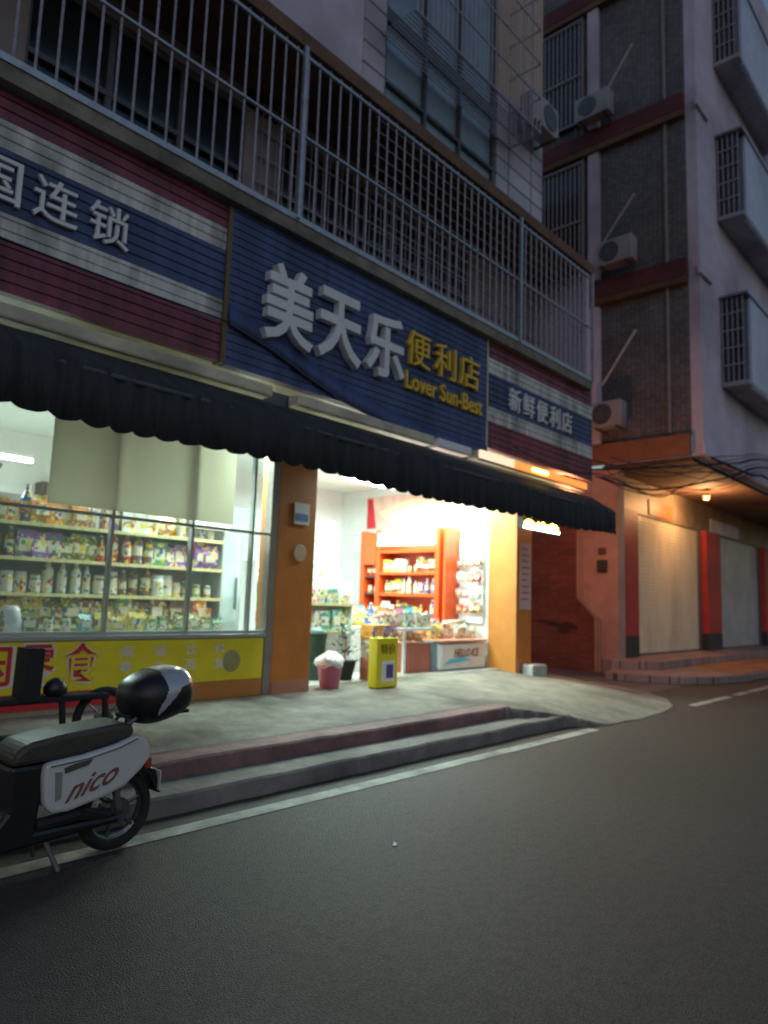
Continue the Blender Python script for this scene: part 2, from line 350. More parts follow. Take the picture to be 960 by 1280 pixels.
Box('side_wall', tile_side, 10.1, 10.27, 6.11, 10.19, 4.76, 13, sb)

# ---------------------------------------------------------------- signs
def banded_sign(x0, x1, label, chars, cx, cw, name='shop_sign'):
    t = thing(name, ((x0+x1)/2, 5.1, 3.3), label, 'sign')
    for (nm, m, z0, z1) in (('maroon_band', maroon, 4.54, 4.8), ('pale_stripe', stripe, 4.33, 4.535), ('blue_band', blue, 3.88, 4.325), ('pale_stripe', stripe, 3.68, 3.875), ('maroon_band', maroon, 3.32, 3.675)):
        slats(x0, x1, 5.1, z0, z1, .082, .012, .08).build(nm, m, t)
    Box('edge_trim', hous, x0-.0, x0+.03, 5.08, 5.2, 3.31, 4.81, t) if x0 > 5 else Box('edge_trim', mat('dark_brass_trim', (.12, .09, .03), .5), x1-.05, x1-.002, 5.075, 5.2, 3.31, 4.81, t)
    Box('back_frame', steel_dark, x0+.05, x1-.05, 5.185, 5.41, 3.5, 4.6, t)
    for i, ch in enumerate(chars):
        text('letter', ch, letter_w, t, cx+i*cw, cx+i*cw+cw*.8, 3.93, 4.25, 5.075, .03, .004)
    return t
banded_sign(-1.6, 3.47, 'maroon and blue striped sign with white characters left of the big blue sign', '全国连锁', .97, .405)
banded_sign(7.5, 10.55, 'maroon and blue striped sign at the right end of the shop above the awning', '新鲜便利店', 8.02, .37)
t = thing('shop_sign', (5.5, 5.1, 3.3), 'large plain blue sign with big white and smaller yellow characters', 'sign')
slats(3.47, 7.5, 5.08, 3.3, 4.82, .075, .01, .1).build('blue_panel', blue, t)
Box('edge_trim', steel_dark, 3.47, 7.5, 5.07, 5.2, 4.82, 4.85, t)
for (ch, a, c, z0, z1) in (('美', 3.8, 4.4, 3.64, 4.4), ('天', 4.46, 5.07, 3.66, 4.38), ('乐', 5.14, 5.76, 3.68, 4.38)):
    text('letter', ch, letter_w, t, a, c, z0, z1, 5.03, .08, .022)
for (ch, a) in (('便', 5.84), ('利', 6.34), ('店', 6.84)):
    text('small_letter', ch, letter_y, t, a, a+.42, 3.97, 4.38, 5.05, .05, .0)
text('latin_lettering', 'Lover Sun-Best', letter_y, t, 5.84, 7.34, 3.68, 3.89, 5.055, .04, .012)
# sagging blue cloth strip under the sign
low = [(3.47, 3.66), (3.95, 3.56), (4.4, 3.42), (4.9, 3.29), (5.5, 3.2), (6.06, 3.14), (6.8, 3.12), (7.5, 3.13)]
vs = []; n = 28
for i in range(n+1):
    x = 3.47+(7.5-3.47)*i/n
    for (a, c) in zip(low, low[1:]):
        if a[0] <= x <= c[0]+1e-9: zl = a[1]+(c[1]-a[1])*(x-a[0])/(c[0]-a[0])
    wv = .012*math.sin(x*9)
    vs += [(x, 5.045+wv*.6, zl), (x, 5.058+wv*.3, zl+.1), (x, 5.072, zl+.2), (x, 5.079, zl+.2), (x, 5.068+wv*.3, zl+.1), (x, 5.055+wv*.6, zl-.0)]
fs = [(i*6+k, (i+1)*6+k, (i+1)*6+(k+1) % 6, i*6+(k+1) % 6) for i in range(n) for k in range(6)]
B().add(vs, fs).build('loose_skirt', blue, t, smooth=True)
B().tube([(x, 5.045, z) for x, z in low], .009, 6).build('edge_piping', steel_dark, t)

# ---------------------------------------------------------------- awning
aw = thing('awning', (5.2, 4.8, 2.4), 'long dark scalloped awning running the whole width above the shop front', 'awning')
X0, X1 = -1.5, 10.32
vs = []; N = 1000; fs = []
def vz(x): return 2.93-.006*x, 2.41+.0*x
for i in range(N+1):
    x = X0+(X1-X0)*i/N; top, bot = vz(x)
    if x > 4: bot -= .03*max(0, min(1, (x-4)/2))*(1 if x < 8.5 else 1-(x-8.5)/1.8)
    xx = x+.03*math.sin(x*2.3)+.02*math.sin(x*5.1)
    bot += -.03*abs(math.sin(PI*xx/.2))**.8*(1+.25*math.sin(x*3.7))+.03+.012*math.sin(x*1.9)
    y = 4.6+.010*math.sin(2*PI*xx/.2)+.02*math.sin(x*3.1)+.006*math.sin(x*47)
    vs += [(x, 5.0, 3.06-.004*x), (x, 4.63+(y-4.6)*.5, top-.08), (x, 4.6+(y-4.6), top-.12), (x, y-.01, bot), (x, y-.006, bot), (x, y+.012-.0, top-.13)]
fs = [(i*6+k, (i+1)*6+k, (i+1)*6+k+1, i*6+k+1) for i in range(N) for k in range(5)]
B().add(vs, fs).build('valance', awn, aw, smooth=True)
B().tube([(X0, 4.62, 2.8), (X1, 4.62, 2.75)], .02).build('front_bar', steel_dark, aw)
for x in (0.3, 3.0, 5.6, 8.1, 10.2):
    B().tube([(x, 5.9, 2.75), (x, 5.3, 2.95), (x, 4.63, 2.76)], .016, 6).build('arm', steel_dark, aw)
for (x0, x1, m) in ((-1.5, 3.9, hous), (4.2, 6.25, hous), (6.32, 6.98, whitep), (7.08, 10.1, hous)):
    Box('roller_case', m, x0, x1, 4.93, 5.09, 3.08, 3.19, aw, bevel=.02)
Box('bracket_beam', steel_dark, -1.5, 10.2, 5.1, 5.2, 3.07, 3.2, aw)
# orange street light falling on the right awning case, drawn as a glowing strip
ol = thing('case_glow_strip', (9.0, 4.9, 3.2), 'glowing strip added for orange street light on the right part of the awning case', 'light')
B().box(7.12, 7.9, 4.9, 4.925, 3.09, 3.19).build('pale_segment', mat('pale_case_glow', (1, .75, .5), .5, 0, 1, emit=.45), ol)
B().box(7.92, 9.95, 4.9, 4.925, 3.085, 3.18).build('orange_segment', mat('orange_case_glow', (1, .22, .04), .5, 0, 1, emit=.75), ol)
B().box(8.35, 8.75, 4.885, 4.898, 3.12, 3.16).build('glow_highlight', led_y, ol)  # highlight on the lit case, drawn as an emissive block
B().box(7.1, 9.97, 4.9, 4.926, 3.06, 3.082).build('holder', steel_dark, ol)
# LED text box near the right pillar
lt = thing('led_text_box', (9.4, 5.3, 2.46), 'small lit message board hanging under the awning by the right pillar', 'sign')
Box('case', black, 8.92, 9.98, 5.38, 5.46, 2.42, 2.58, lt)
B().box(8.93, 9.97, 5.365, 5.378, 2.425, 2.46).build('lit_edge', led_g, lt)
zz = [(8.96, 2.475)]
for i in range(34): zz.append((8.96+i*.029, 2.49+random.uniform(.005, .075)))
zz.append((9.94, 2.475)); b = B().prism(zz, 5.365, 5.378, 'y')
b.build('lit_marks', led_y, lt)
for x in (9.05, 9.85): B().tube([(x, 5.42, 2.58), (x, 5.42, 3.4)], .008, 5).build('hanger', steel_dark, lt)

# ================================================================ SHOP INTERIOR
def tube_lamp(x, y, z, L, ax, label, power, size=None):
    t = thing('tube_lamp', (x, y, z), label, 'light', 'tube lamps inside the shop')
    if ax == 'x': B().box(x-L/2, x+L/2, y-.04, y+.04, z+.03, z+.07).build('housing', whitep, t); B().tube([(x-L/2, y, z), (x+L/2, y, z)], .018).build('tube', lamp_m, t)
    else: B().box(x-.04, x+.04, y-L/2, y+L/2, z+.03, z+.07).build('housing', whitep, t); B().tube([(x, y-L/2, z), (x, y+L/2, z)], .018).build('tube', lamp_m, t)
    ld = bpy.data.lights.new('tube_light', 'AREA'); ld.shape = 'RECTANGLE'; ld.size = L; ld.size_y = .1; ld.energy = power; ld.color = (.72, 1, .95)
    o = bpy.data.objects.new('tube_light', ld); S.collection.objects.link(o); o.parent = t; o.location = (0, 0, -.03)
    if ax == 'y': o.rotation_euler = (0, 0, PI/2)
tube_lamp(6.7, 5.75, 2.82, 1.2, 'x', 'tube lamp under the awning over the open doorway', 15)
tube_lamp(6.9, 7.3, 3.2, 1.2, 'x', 'tube lamp inside the shop above the goods table', 40)
tube_lamp(8.3, 7.9, 3.2, 1.2, 'x', 'tube lamp over the red cabinet in the shop', 60)
tube_lamp(9.2, 6.9, 3.1, .9, 'y', 'tube lamp by the right wall of the shop', 45)
tube_lamp(2.6, 8.2, 2.72, 1.1, 'x', 'tube lamp low over the shelves behind the left window', 80)
tube_lamp(4.75, 6.6, 3.15, .8, 'y', 'tube lamp behind the left orange pillar', 75)
# left bay : counter with banner, window frames
ct = thing('counter', (2, 6, .3), 'long counter with yellow banner front under the left shop window', 'counter')
Box('counter_body', tan, -1.9, 4.79, 6.02, 6.5, .29, .89, ct)
Box('banner', yellow, -1.9, 4.79, 6.0, 6.018, .47, .88, ct)
Box('banner_strip', red, -1.9, 3.6, 5.998, 6.018, .34, .468, ct)
Box('banner_foot', orange_col2, 3.602, 4.79, 5.998, 6.018, .3, .468, ct)
Box('counter_top', mat('steel_counter_top', (.4, .42, .4), .3, .1, 4, metal=.3), -1.9, 4.8, 5.98, 6.52, .89, .92, ct)
white_o = mat('white_print', (.75, .7, .6), .5, .05, 4)
for (s_, a, c, z0, z1) in (('休', 1.68, 1.95, .54, .86), ('闲', 2.02, 2.29, .54, .86), ('零', 2.36, 2.63, .54, .86), ('食', 2.71, 3.0, .54, .87)):
    text('letter_outline', s_, white_o, ct, a-.025, c+.025, z0-.02, z1+.012, 5.999, .004, .012)
    text('letter', s_, red, ct, a, c, z0, z1, 5.994, .004, .015)
for j, row in enumerate(('烟酒饮料', '零食百货')):
    for i, ch in enumerate(row): text('small_letter', ch, white_o, ct, 3.2+i*.33, 3.32+i*.33, .73-j*.14, .83-j*.14, 5.997, .004, .01)
B().lathe((4.4, 5.999, .66), [(.001, -.006), (.1, -.006), (.11, 0)], 18, axis='y').build('round_badge', mat('olive_print', (.3, .28, .1), .5), ct)
grey_tr = mat('translucent_grey_blind', (.6, .58, .5), .6, .12, 2, dirt=.2)
_n = grey_tr.node_tree; _t = _n.nodes.new('ShaderNodeBsdfTranslucent'); _t.inputs[0].default_value = (.85, .82, .7, 1); _m = _n.nodes.new('ShaderNodeMixShader'); _m.inputs[0].default_value = .5
_o = _n.nodes['Material Output']; _n.links.new(_n.nodes['Principled BSDF'].outputs[0], _m.inputs[1]); _n.links.new(_t.outputs[0], _m.inputs[2]); _n.links.new(_m.outputs[0], _o.inputs[0])
wf = thing('shop_window', (3, 6.05, .92), 'steel framed glass window above the yellow bannered counter', 'window')
f = B()
for x in (-1.0, .2, 1.5, 3.04, 3.86, 4.58): f.box(x-.014, x+.014, 6.0, 6.06, .922, 3.38)
f.box(-1.9, 4.8, 6.002, 6.058, .925, .96).box(-1.9, 4.8, 6.002, 6.058, 1.96, 1.985)
f.build('frame', mat('window_grey_frame', (.45, .48, .46), .45, .1, 6, metal=.3), wf)
Box('jamb', mat('jamb_aluminium', (.3, .25, .22), .4, .1, 6, metal=.3), 4.81, 4.905, 6.0, 6.1, .3, 3.38, wf)
Box('pane', glassmat('window_pane', (.5, .6, .55), .2), -1.9, 4.8, 6.025, 6.033, .93, 3.38, wf)
Box('grey_blind', grey_tr, 2.45, 4.3, 5.975, 5.995, 2.02, 3.38, wf)
Box('lamp_catch_panel', whitep, 4.42, 4.95, 6.92, 6.94, 2.05, 3.38, label='white panel added to catch lamp light beside the grey blind behind the left pillar', cat='board')  # added panel that takes the lamp light as a bright wall strip
# hanging card in window
c_ = thing('hanging_card', (1.95, 6.1, 2.1), 'curled white paper card hung behind the left window', 'card')
B().add([(1.78, 6.12, 2.12), (2.0, 6.1, 2.08), (2.16, 6.2, 2.32), (1.8, 6.15, 2.36), (1.78, 6.125, 2.12), (2.0, 6.105, 2.08), (2.16, 6.205, 2.32), (1.8, 6.155, 2.36)], [(0, 1, 2, 3), (7, 6, 5, 4), (0, 4, 5, 1), (1, 5, 6, 2), (2, 6, 7, 3), (3, 7, 4, 0)]).build('sheet', whitep, c_)
B().tube([(1.95, 6.15, 2.35), (1.95, 6.15, 3.4)], .003, 4).build('string', steel_dark, c_)

# products: each its own object, meshes shared per kind and colour
COL = {'red': (.55, .03, .03), 'yellow': (.75, .55, .05), 'green': (.08, .3, .1), 'blue': (.05, .15, .5), 'orange': (.75, .25, .03), 'white': (.75, .76, .72), 'brown': (.22, .1, .05), 'pink': (.7, .25, .35), 'teal': (.1, .4, .38), 'purple': (.25, .1, .4), 'olive': (.25, .25, .06)}
capm = mat('product_cap', (.7, .7, .68), .4); 
PM = {}
def printmat(name, col, seedv):
    m = mat(name, col, .35, .1, 20); n = m.node_tree.nodes; l = m.node_tree.links; b = n['Principled BSDF']
    src = b.inputs['Base Color'].links[0].from_socket
    tc = n.new('ShaderNodeTexCoord'); oi = n.new('ShaderNodeObjectInfo'); ad = n.new('ShaderNodeVectorMath'); ad.operation = 'ADD'
    l.new(tc.outputs['Object'], ad.inputs[0]); l.new(oi.outputs['Random'], ad.inputs[1])
    vo = n.new('ShaderNodeTexVoronoi'); vo.inputs['Scale'].default_value = 42; l.new(ad.outputs[0], vo.inputs['Vector'])
    sp = n.new('ShaderNodeSeparateColor'); l.new(vo.outputs['Color'], sp.inputs[0])
    rp = n.new('ShaderNodeValToRGB'); rp.color_ramp.interpolation = 'CONSTANT'; e = rp.color_ramp.elements; e[0].position = 0; e[0].color = (.8, .75, .6, 1); e[1].position = .3; e[1].color = (.5, .05, .04, 1)
    for p_, c_ in ((.42, (.06, .12, .35, 1)), (.52, (.1, .35, .12, 1)), (.64, (.85, .6, .05, 1))): q = e.new(p_); q.color = c_
    l.new(sp.outputs[0], rp.inputs[0])
    gt = n.new('ShaderNodeMath'); gt.operation = 'GREATER_THAN'; gt.inputs[1].default_value = .68; l.new(sp.outputs[1], gt.inputs[0])
    mx = n.new('ShaderNodeMix'); mx.data_type = 'RGBA'; l.new(gt.outputs[0], mx.inputs[0]); l.new(src, mx.inputs[6]); l.new(rp.outputs[0], mx.inputs[7]); l.new(mx.outputs[2], b.inputs['Base Color'])
    return m
PRM = {}
def pmesh(kind, col):
    if (kind, col) in PM: return PM[(kind, col)]
    m = PRM.get(col) or printmat('product_'+col, COL[col], 0); PRM[col] = m; m2 = PRM.get('lab') or printmat('product_label_cream', (.75, .7, .55), 1); PRM['lab'] = m2
    b = B()
    if kind == 'bottle': b.lathe((0, 0, 0), [(.03, 0), (.036, .01), (.036, .06), (.0365, .061), (.0365, .13), (.036, .131), (.036, .15), (.014, .2), (.014, .215), (.016, .216), (.016, .235)], 10, mis=[0, 0, 0, 1, 0, 0, 0, 0, 2, 2])
    elif kind == 'box': b.box(-.055, .055, -.03, .03, 0, .17); b.box(-.04, .04, -.0325, -.03, .04, .12, 1)
    elif kind == 'can': b.lathe((0, 0, 0), [(.028, 0), (.033, .008), (.033, .03), (.0335, .031), (.0335, .085), (.033, .086), (.033, .105), (.026, .115)], 10, mis=[2, 0, 0, 1, 0, 0, 2])
    elif kind == 'packet':
        b.add([(-.07, 0, 0), (.07, 0, 0), (.075, 0, .02), (.07, -.03, .07), (.07, -.03, .13), (.075, 0, .18), (.07, 0, .2), (-.07, 0, .2), (-.075, 0, .18), (-.07, -.03, .13), (-.07, -.03, .07), (-.075, 0, .02), (-.07, .025, .1), (.07, .025, .1)],
              [(0, 1, 2, 11), (11, 2, 3, 10), (10, 3, 4, 9), (9, 4, 5, 8), (8, 5, 6, 7), (11, 10, 9, 8, 12), (2, 13, 5, 4, 3), (0, 11, 12), (1, 13, 2), (0, 12, 13, 1), (12, 8, 7), (13, 6, 5), (12, 7, 6, 13)]); b.box(-.045, .045, -.034, -.031, .06, .12, 1)
    else: b.lathe((0, 0, 0), [(.04, 0), (.047, .01), (.047, .11), (.04, .125), (.042, .126), (.042, .15)], 12, mis=[0, 1, 0, 2, 2])
    me = b.build('tmp', [m, m2, capm], org=(0, 0, 0)); r = me.data; bpy.data.objects.remove(me); PM[(kind, col)] = r; return r
ORD = ['leftmost', 'second', 'third', 'fourth', 'fifth', 'sixth', 'seventh', 'eighth', 'ninth', 'tenth', 'eleventh', 'twelfth', 'thirteenth', 'fourteenth', 'fifteenth', 'sixteenth', 'seventeenth', 'eighteenth', 'nineteenth', 'twentieth', 'twenty-first', 'twenty-second', 'twenty-third', 'twenty-fourth', 'twenty-fifth']
CNT = {}
def product(kind, col, loc, where, group, sc=1.0, rz=0.0):
    o = bpy.data.objects.new({'box': 'carton', 'packet': 'snack_packet', 'can': 'drink_can', 'bottle': 'drink_bottle', 'jar': 'food_jar'}[kind], pmesh(kind, col)); S.collection.objects.link(o)
    o.location = loc; o.scale = (sc,)*3; o.rotation_euler = (random.uniform(-.12, .12) if kind in ('packet', 'box') else 0, random.uniform(-.1, .1) if kind == 'packet' else 0, rz)
    k = (kind, col, where); i = CNT.get(k, 0); CNT[k] = i+1
    w = {'box': 'carton', 'packet': 'snack packet', 'can': 'drink can', 'bottle': 'bottle', 'jar': 'jar'}[kind]
    tag(o, f'{ORD[i]} {col} {w} from the left on the {where}' if i else f'leftmost {col} {w} on the {where}', w, group)
def fill_row(x0, x1, y, z, where, group, kinds, cols, step, axis='x', sc=1.0, face=0.0):
    x = x0; kind = random.choice(kinds); col = random.choice(cols); run = 0
    while x < x1:
        if run <= 0: kind = random.choice(kinds); col = random.choice(cols); run = random.randint(1, 3)
        run -= 1
        p = (x, y+random.uniform(-.03, .03), z) if axis == 'x' else (y+random.uniform(-.01, .01), x, z)
        product(kind, col, p, where, group, sc*random.uniform(.8, 1.2), face+random.uniform(-.12, .12)); x += step
# shelf behind the left window
shelf_st = mat('shelf_board_grey', (.4, .42, .38), .5, .1, 5)
def shelf_unit(name, x0, x1, y0, y1, zs, label, header=None, back=True, m=shelf_st):
    t = thing(name, ((x0+x1)/2, (y0+y1)/2, .303), label, 'shelf')
    if back: Box('back_panel', m, x0, x1, y1-.02, y1, .303, zs[-1]+.3, t)
    for z in zs: Box('shelf_board', m, x0, x1, y0, y1-.022, z-.025, z, t)
    for z in zs: Box('price_strip', mat('price_strip', (.7, .62, .3), .4, .3, 25), x0+.01, x1-.01, y0-.006, y0-.001, z-.03, z+.004, t)
    for x in (x0, x1): Box('side_panel', m, x-.02, x, y0, y1, .303, zs[-1]+.3, t)
    return t
ws = [('lowest', .97), ('second', 1.27), ('third', 1.6), ('fourth', 1.93)]
shelf_unit('window_shelf', .9, 4.9, 6.95, 7.35, [z for _, z in ws], 'long grey stocked shelf behind the left shop window')
allc = list(COL)
for (nm, z), kk, cc in zip(ws, (['packet', 'box'], ['jar', 'bottle', 'can'], ['box', 'bottle', 'packet'], ['bottle', 'packet', 'box']), (['brown', 'olive', 'green', 'orange', 'yellow'], ['green', 'yellow', 'orange', 'brown', 'white'], ['red', 'brown', 'olive', 'green', 'purple', 'white'], ['white', 'orange', 'pink', 'blue', 'yellow'])):
    fill_row(1.55, 4.82, 7.05, z, nm+' board of the window shelf', 'goods on the shelf behind the left window', kk, cc, .128, sc=1.35)
fill_row(2.35, 4.5, 6.3, .922, 'counter top behind the left glass', 'goods on the counter behind the left window', ['packet', 'box', 'jar'], ['olive', 'green', 'brown', 'yellow', 'blue', 'teal'], .16, sc=.95)
for i, (x, w) in enumerate(((1.75, .17), (2.28, .2))):
    b = B(); b.lathe((x+.1, 6.35, .922), [(.06, 0), (.1, .02), (.11, .12), (.08, .2), (.05, .24)], 14)
    b.build('white_tub', bagw, smooth=True, label=('pale rounded tub on the counter at the far left of the window', 'pale rounded tub on the counter right of its twin')[i], cat='tub')
# cream header box over the shelf, dark cabinet
Box('header_board', cream, 3.5, 4.9, 7.36, 7.42, 2.0, 2.22, label='pale lit header board above the window shelf', cat='board', bevel=.01)
dk = thing('wall_cabinet', (4.6, 8.4, 2.2), 'dark brown cabinet on the back wall seen under the grey blind', 'cabinet')
Box('body', mat('dark_brown_wood', (.08, .03, .02), .5), 3.9, 5.6, 9.75, 9.99, 2.2, 2.75, dk, bevel=.01); Box('door', mat('brown_wood_door', (.12, .05, .03), .4), 3.95, 4.72, 9.73, 9.748, 2.24, 2.71, dk); Box('door', mat('brown_wood_door', (.12, .05, .03), .4), 4.76, 5.55, 9.73, 9.748, 2.24, 2.71, dk)
# posters on pillar
p1 = Box('notice', whitep, 5.12, 5.34, 5.985, 5.992, 2.12, 2.36, label='white and blue notice high on the left orange pillar', cat='notice')
B().box(5.14, 5.32, 5.981, 5.984, 2.16, 2.24).build('print', mat('blue_print', (.15, .25, .6), .5), p1)
B().lathe((5.23, 5.99, 1.8), [(.001, -.004), (.09, -.004), (.095, 0)], 20, axis='y').build('round_sticker', mat('faded_sticker', (.62, .4, .28), .5), label='faded round sticker below the notice on the left pillar', cat='sticker')
p2 = Box('paper_notice', mat('pinkish_paper', (.6, .42, .42), .6, .1, 4), 9.85, 10.18, 5.985, 5.993, 1.25, 2.3, label='tall pale red paper notice with rows of writing on the right pillar', cat='notice')
for j in range(9): B().box(9.88, 10.15-random.uniform(0, .1), 5.982, 5.984, 2.2-j*.1, 2.225-j*.1).build('print_line', mat('red_print', (.5, .08, .06), .5), p2)
# right bay
fr = thing('drinks_fridge', (7.3, 9.7, .3), 'tall glass door drinks fridge on the back wall beyond the doorway', 'fridge')
Box('body', whitep, 6.3, 9.2, 9.55, 9.99, .303, 2.75, fr, bevel=.01)
Box('header', teal_p, 6.3, 9.2, 9.5, 9.545, 2.35, 2.72, fr)
for i in range(4):
    x = 6.34+i*.72; Box('door', glassmat('fridge_glass', (.7, .85, .8), .35), x, x+.66, 9.5, 9.53, .5, 2.3, fr)
    Box('handle', steel_dark, x+.6, x+.63, 9.47, 9.498, 1.1, 1.6, fr)
gs = [('bottom', .75), ('middle', 1.15), ('upper', 1.55), ('top', 1.95)]
gd = shelf_unit('gondola_shelf', 6.6, 8.3, 8.5, 8.85, [z for _, z in gs[:3]], 'pale shop shelf in the middle of the floor behind the bins', m=whitep)
for (nm, z) in gs[:3]: fill_row(6.7, 8.25, 8.58, z, nm+' board of the middle shop shelf', 'goods on the middle shelf', ['packet', 'box', 'bottle'], ['white', 'teal', 'pink', 'green', 'white', 'yellow'], .16, sc=1.1)
rc = thing('display_cabinet', (9.55, 7.9, .303), 'bright orange red display cabinet with lit white header on the right shop wall', 'cabinet')
Box('back_panel', redcab, 9.7, 9.77, 7.1, 9.02, .303, 2.55, rc)
for y in (7.1, 7.28, 8.62, 9.0): Box('side_panel', redcab, 9.36, 9.698, y-.045 if y > 7.2 else y, y+.045, .303, 2.56, rc)
for z in (1.05, 1.45, 1.82, 2.2): Box('shelf_board', redcab, 9.36, 9.698, 7.33, 8.57, z-.05, z, rc)
for z in (1.05, 1.45, 1.75): Box('shelf_board', mat('dark_shelf', (.1, .03, .03), .5), 9.38, 9.698, 8.67, 8.95, z-.03, z, rc)
Box('lit_header', lamp_soft, 9.33, 9.37, 7.33, 8.6, 2.28, 2.5, rc); Box('header_side', redcab, 9.34, 9.4, 8.67, 8.95, 1.95, 2.5, rc)
for (nm, z) in (('lowest', 1.05), ('middle', 1.45), ('top', 1.82)):
    fill_row(7.42, 8.52, 9.46, z, nm+' board of the red cabinet', 'goods in the red cabinet', ['bottle', 'can', 'packet', 'box'], ['blue', 'olive', 'green', 'white', 'purple', 'yellow', 'brown'], .13, 'y', 1.1, -PI/2)
    fill_row(8.74, 8.92, 9.46, z if z < 1.8 else 1.75, nm+' board of the dark side bay', 'goods in the red cabinet', ['packet', 'can'], ['yellow', 'blue', 'white', 'red'], .13, 'y', 1.0, -PI/2)
ps = thing('wall_poster', (9.76, 8, 2.62), 'red and cream food poster high on the right shop wall above the cabinet', 'poster')
Box('sheet', mat('poster_salmon', (.7, .5, .42), .5, .3, 3), 9.755, 9.777, 6.7, 9.3, 2.64, 3.25, ps)
B().prism([(7.3, 2.7), (8.6, 2.68), (9.0, 2.95), (8.2, 3.15), (7.2, 3.05)], 9.748, 9.753, 'x').build('printed_dish', cream, ps)
B().prism([(9.05, 2.66), (9.28, 2.66), (9.28, 3.22), (9.15, 3.22)], 9.748, 9.753, 'x').build('printed_corner', red, ps)
# slatted wall rack between cabinet and pillar
rk = thing('wall_rack', (9.7, 6.85, 1.0), 'white wall rack with small goods between the red cabinet and the right pillar', 'rack')
Box('back_panel', whitep, 9.72, 9.775, 6.6, 7.08, 1.0, 2.35, rk)
for z in (1.15, 1.4, 1.65, 1.9): B().tube([(9.7, 6.62, z), (9.6, 6.62, z), (9.6, 7.06, z), (9.7, 7.06, z)], .006, 5).build('rail', galv, rk)
for (nm, z) in (('lowest', 1.15), ('second', 1.4), ('third', 1.65), ('top', 1.9)): fill_row(6.66, 7.05, 9.655, z-.0, nm+' rail of the wall rack', 'goods on the wall rack', ['packet'], ['brown', 'red', 'white', 'pink'], .12, 'y', .8, -PI/2)
fz = thing('chest_freezer', (9.1, 6.9, .303), 'low white chest freezer with printed front by the right pillar', 'freezer')
Box('body', whitep, 8.5, 9.7, 6.52, 7.05, .32, .7, fz, bevel=.02)
Box('lid', mat('salmon_trim', (.7, .3, .2), .4), 8.48, 9.72, 6.5, 7.07, .72, .76, fz, bevel=.01)
Box('print_panel', mat('pale_peach_print', (.75, .62, .55), .4, .1, 4), 8.58, 9.62, 6.512, 6.518, .36, .68, fz)
B().prism([(8.6, .4), (9.3, .44), (9.1, .5), (8.75, .47)], 6.506, 6.511, 'y').build('blue_swoosh', mat('blue_swoosh_print', (.1, .45, .65), .4), fz)
text('lettering', 'HELLO ICE', mat('brown_print', (.2, .06, .05), .5), fz, 8.85, 9.5, .5, .62, 6.506, .004, .01, .3)
fill_row(8.58, 9.65, 6.72, .762, 'chest freezer lid', 'goods on the chest freezer', ['packet', 'box', 'jar'], ['white', 'white', 'teal', 'yellow', 'pink'], .15, sc=1.2)
fill_row(8.58, 9.65, 6.95, .762, 'back edge of the chest freezer', 'goods on the chest freezer', ['box', 'packet'], ['white', 'red', 'orange', 'pink', 'white'], .17, sc=1.5)
cbx = thing('carton_stack', (8.15, 6.8, .303), 'large reddish brown carton beside the chest freezer', 'carton')
Box('body', wood_b, 7.85, 8.36, 6.58, 7.05, .303, .72, cbx, bevel=.008); Box('tape', tan, 8.08, 8.14, 6.576, 7.052, .715, .725, cbx)
Box('grey_post', mat('blue_grey_panel', (.2, .28, .3), .5), 8.38, 8.48, 6.56, 7.0, .303, .74, label='narrow blue grey panel between the brown carton and the freezer', cat='panel', bevel=.006)
fill_row(7.8, 8.4, 6.78, .73, 'brown carton', 'goods on the brown carton', ['packet', 'box'], ['red', 'pink', 'white', 'orange'], .14, sc=1.1)
rb = B().prism([(7.9, .93), (8.5, .93), (8.2, 1.22)], 7.3, 7.5, 'y').build('red_paper_tent', redcab, label='red folded card standing on the goods beside the cabinet', cat='card')
Box('display_table', whitep, 7.1, 8.9, 7.15, 7.6, .303, .93, label='white display table in the middle of the shop', cat='table', bevel=.01)
fill_row(7.15, 7.85, 7.3, .932, 'front of the white display table', 'goods on the display table', ['packet', 'bottle', 'box'], ['white', 'green', 'yellow', 'blue', 'pink', 'orange'], .12, sc=1.2)
fill_row(7.15, 8.85, 7.52, .932, 'back of the white display table', 'goods on the display table', ['packet', 'bottle', 'box'], ['white', 'green', 'yellow', 'blue', 'teal', 'orange', 'white'], .13, sc=1.3)
fill_row(7.2, 8.3, 6.62, .945, 'counter edge over the cartons', 'goods heaped by the doorway', ['packet', 'jar', 'box'], ['white', 'pink', 'teal', 'red', 'yellow', 'white'], .1, sc=1.3)
Box('goods_bench', whitep, 7.1, 8.35, 6.5, 6.74, .9, .943, label='white plank bench of goods above the brown carton', cat='bench', bevel=.005)
for x in (7.15, 7.78): Box('bench_leg', whitep, x, x+.04, 6.6, 6.64, .303, .9, bpy.data.objects['goods_bench'])
fill_row(6.0, 7.0, 7.0, .9, 'pale rack beside the plant', 'goods on the pale rack', ['packet', 'box', 'jar'], ['white', 'teal', 'green', 'white', 'yellow'], .11, sc=1.3)
fill_row(6.0, 7.0, 7.0, 1.25, 'upper pale rack beside the plant', 'goods on the pale rack', ['packet', 'box', 'jar'], ['white', 'teal', 'pink', 'white', 'orange'], .11, sc=1.3)
shelf_unit('pale_rack', 5.9, 7.05, 6.92, 7.12, [.9, 1.25], 'low pale goods rack just inside the doorway behind the plant', m=whitep)
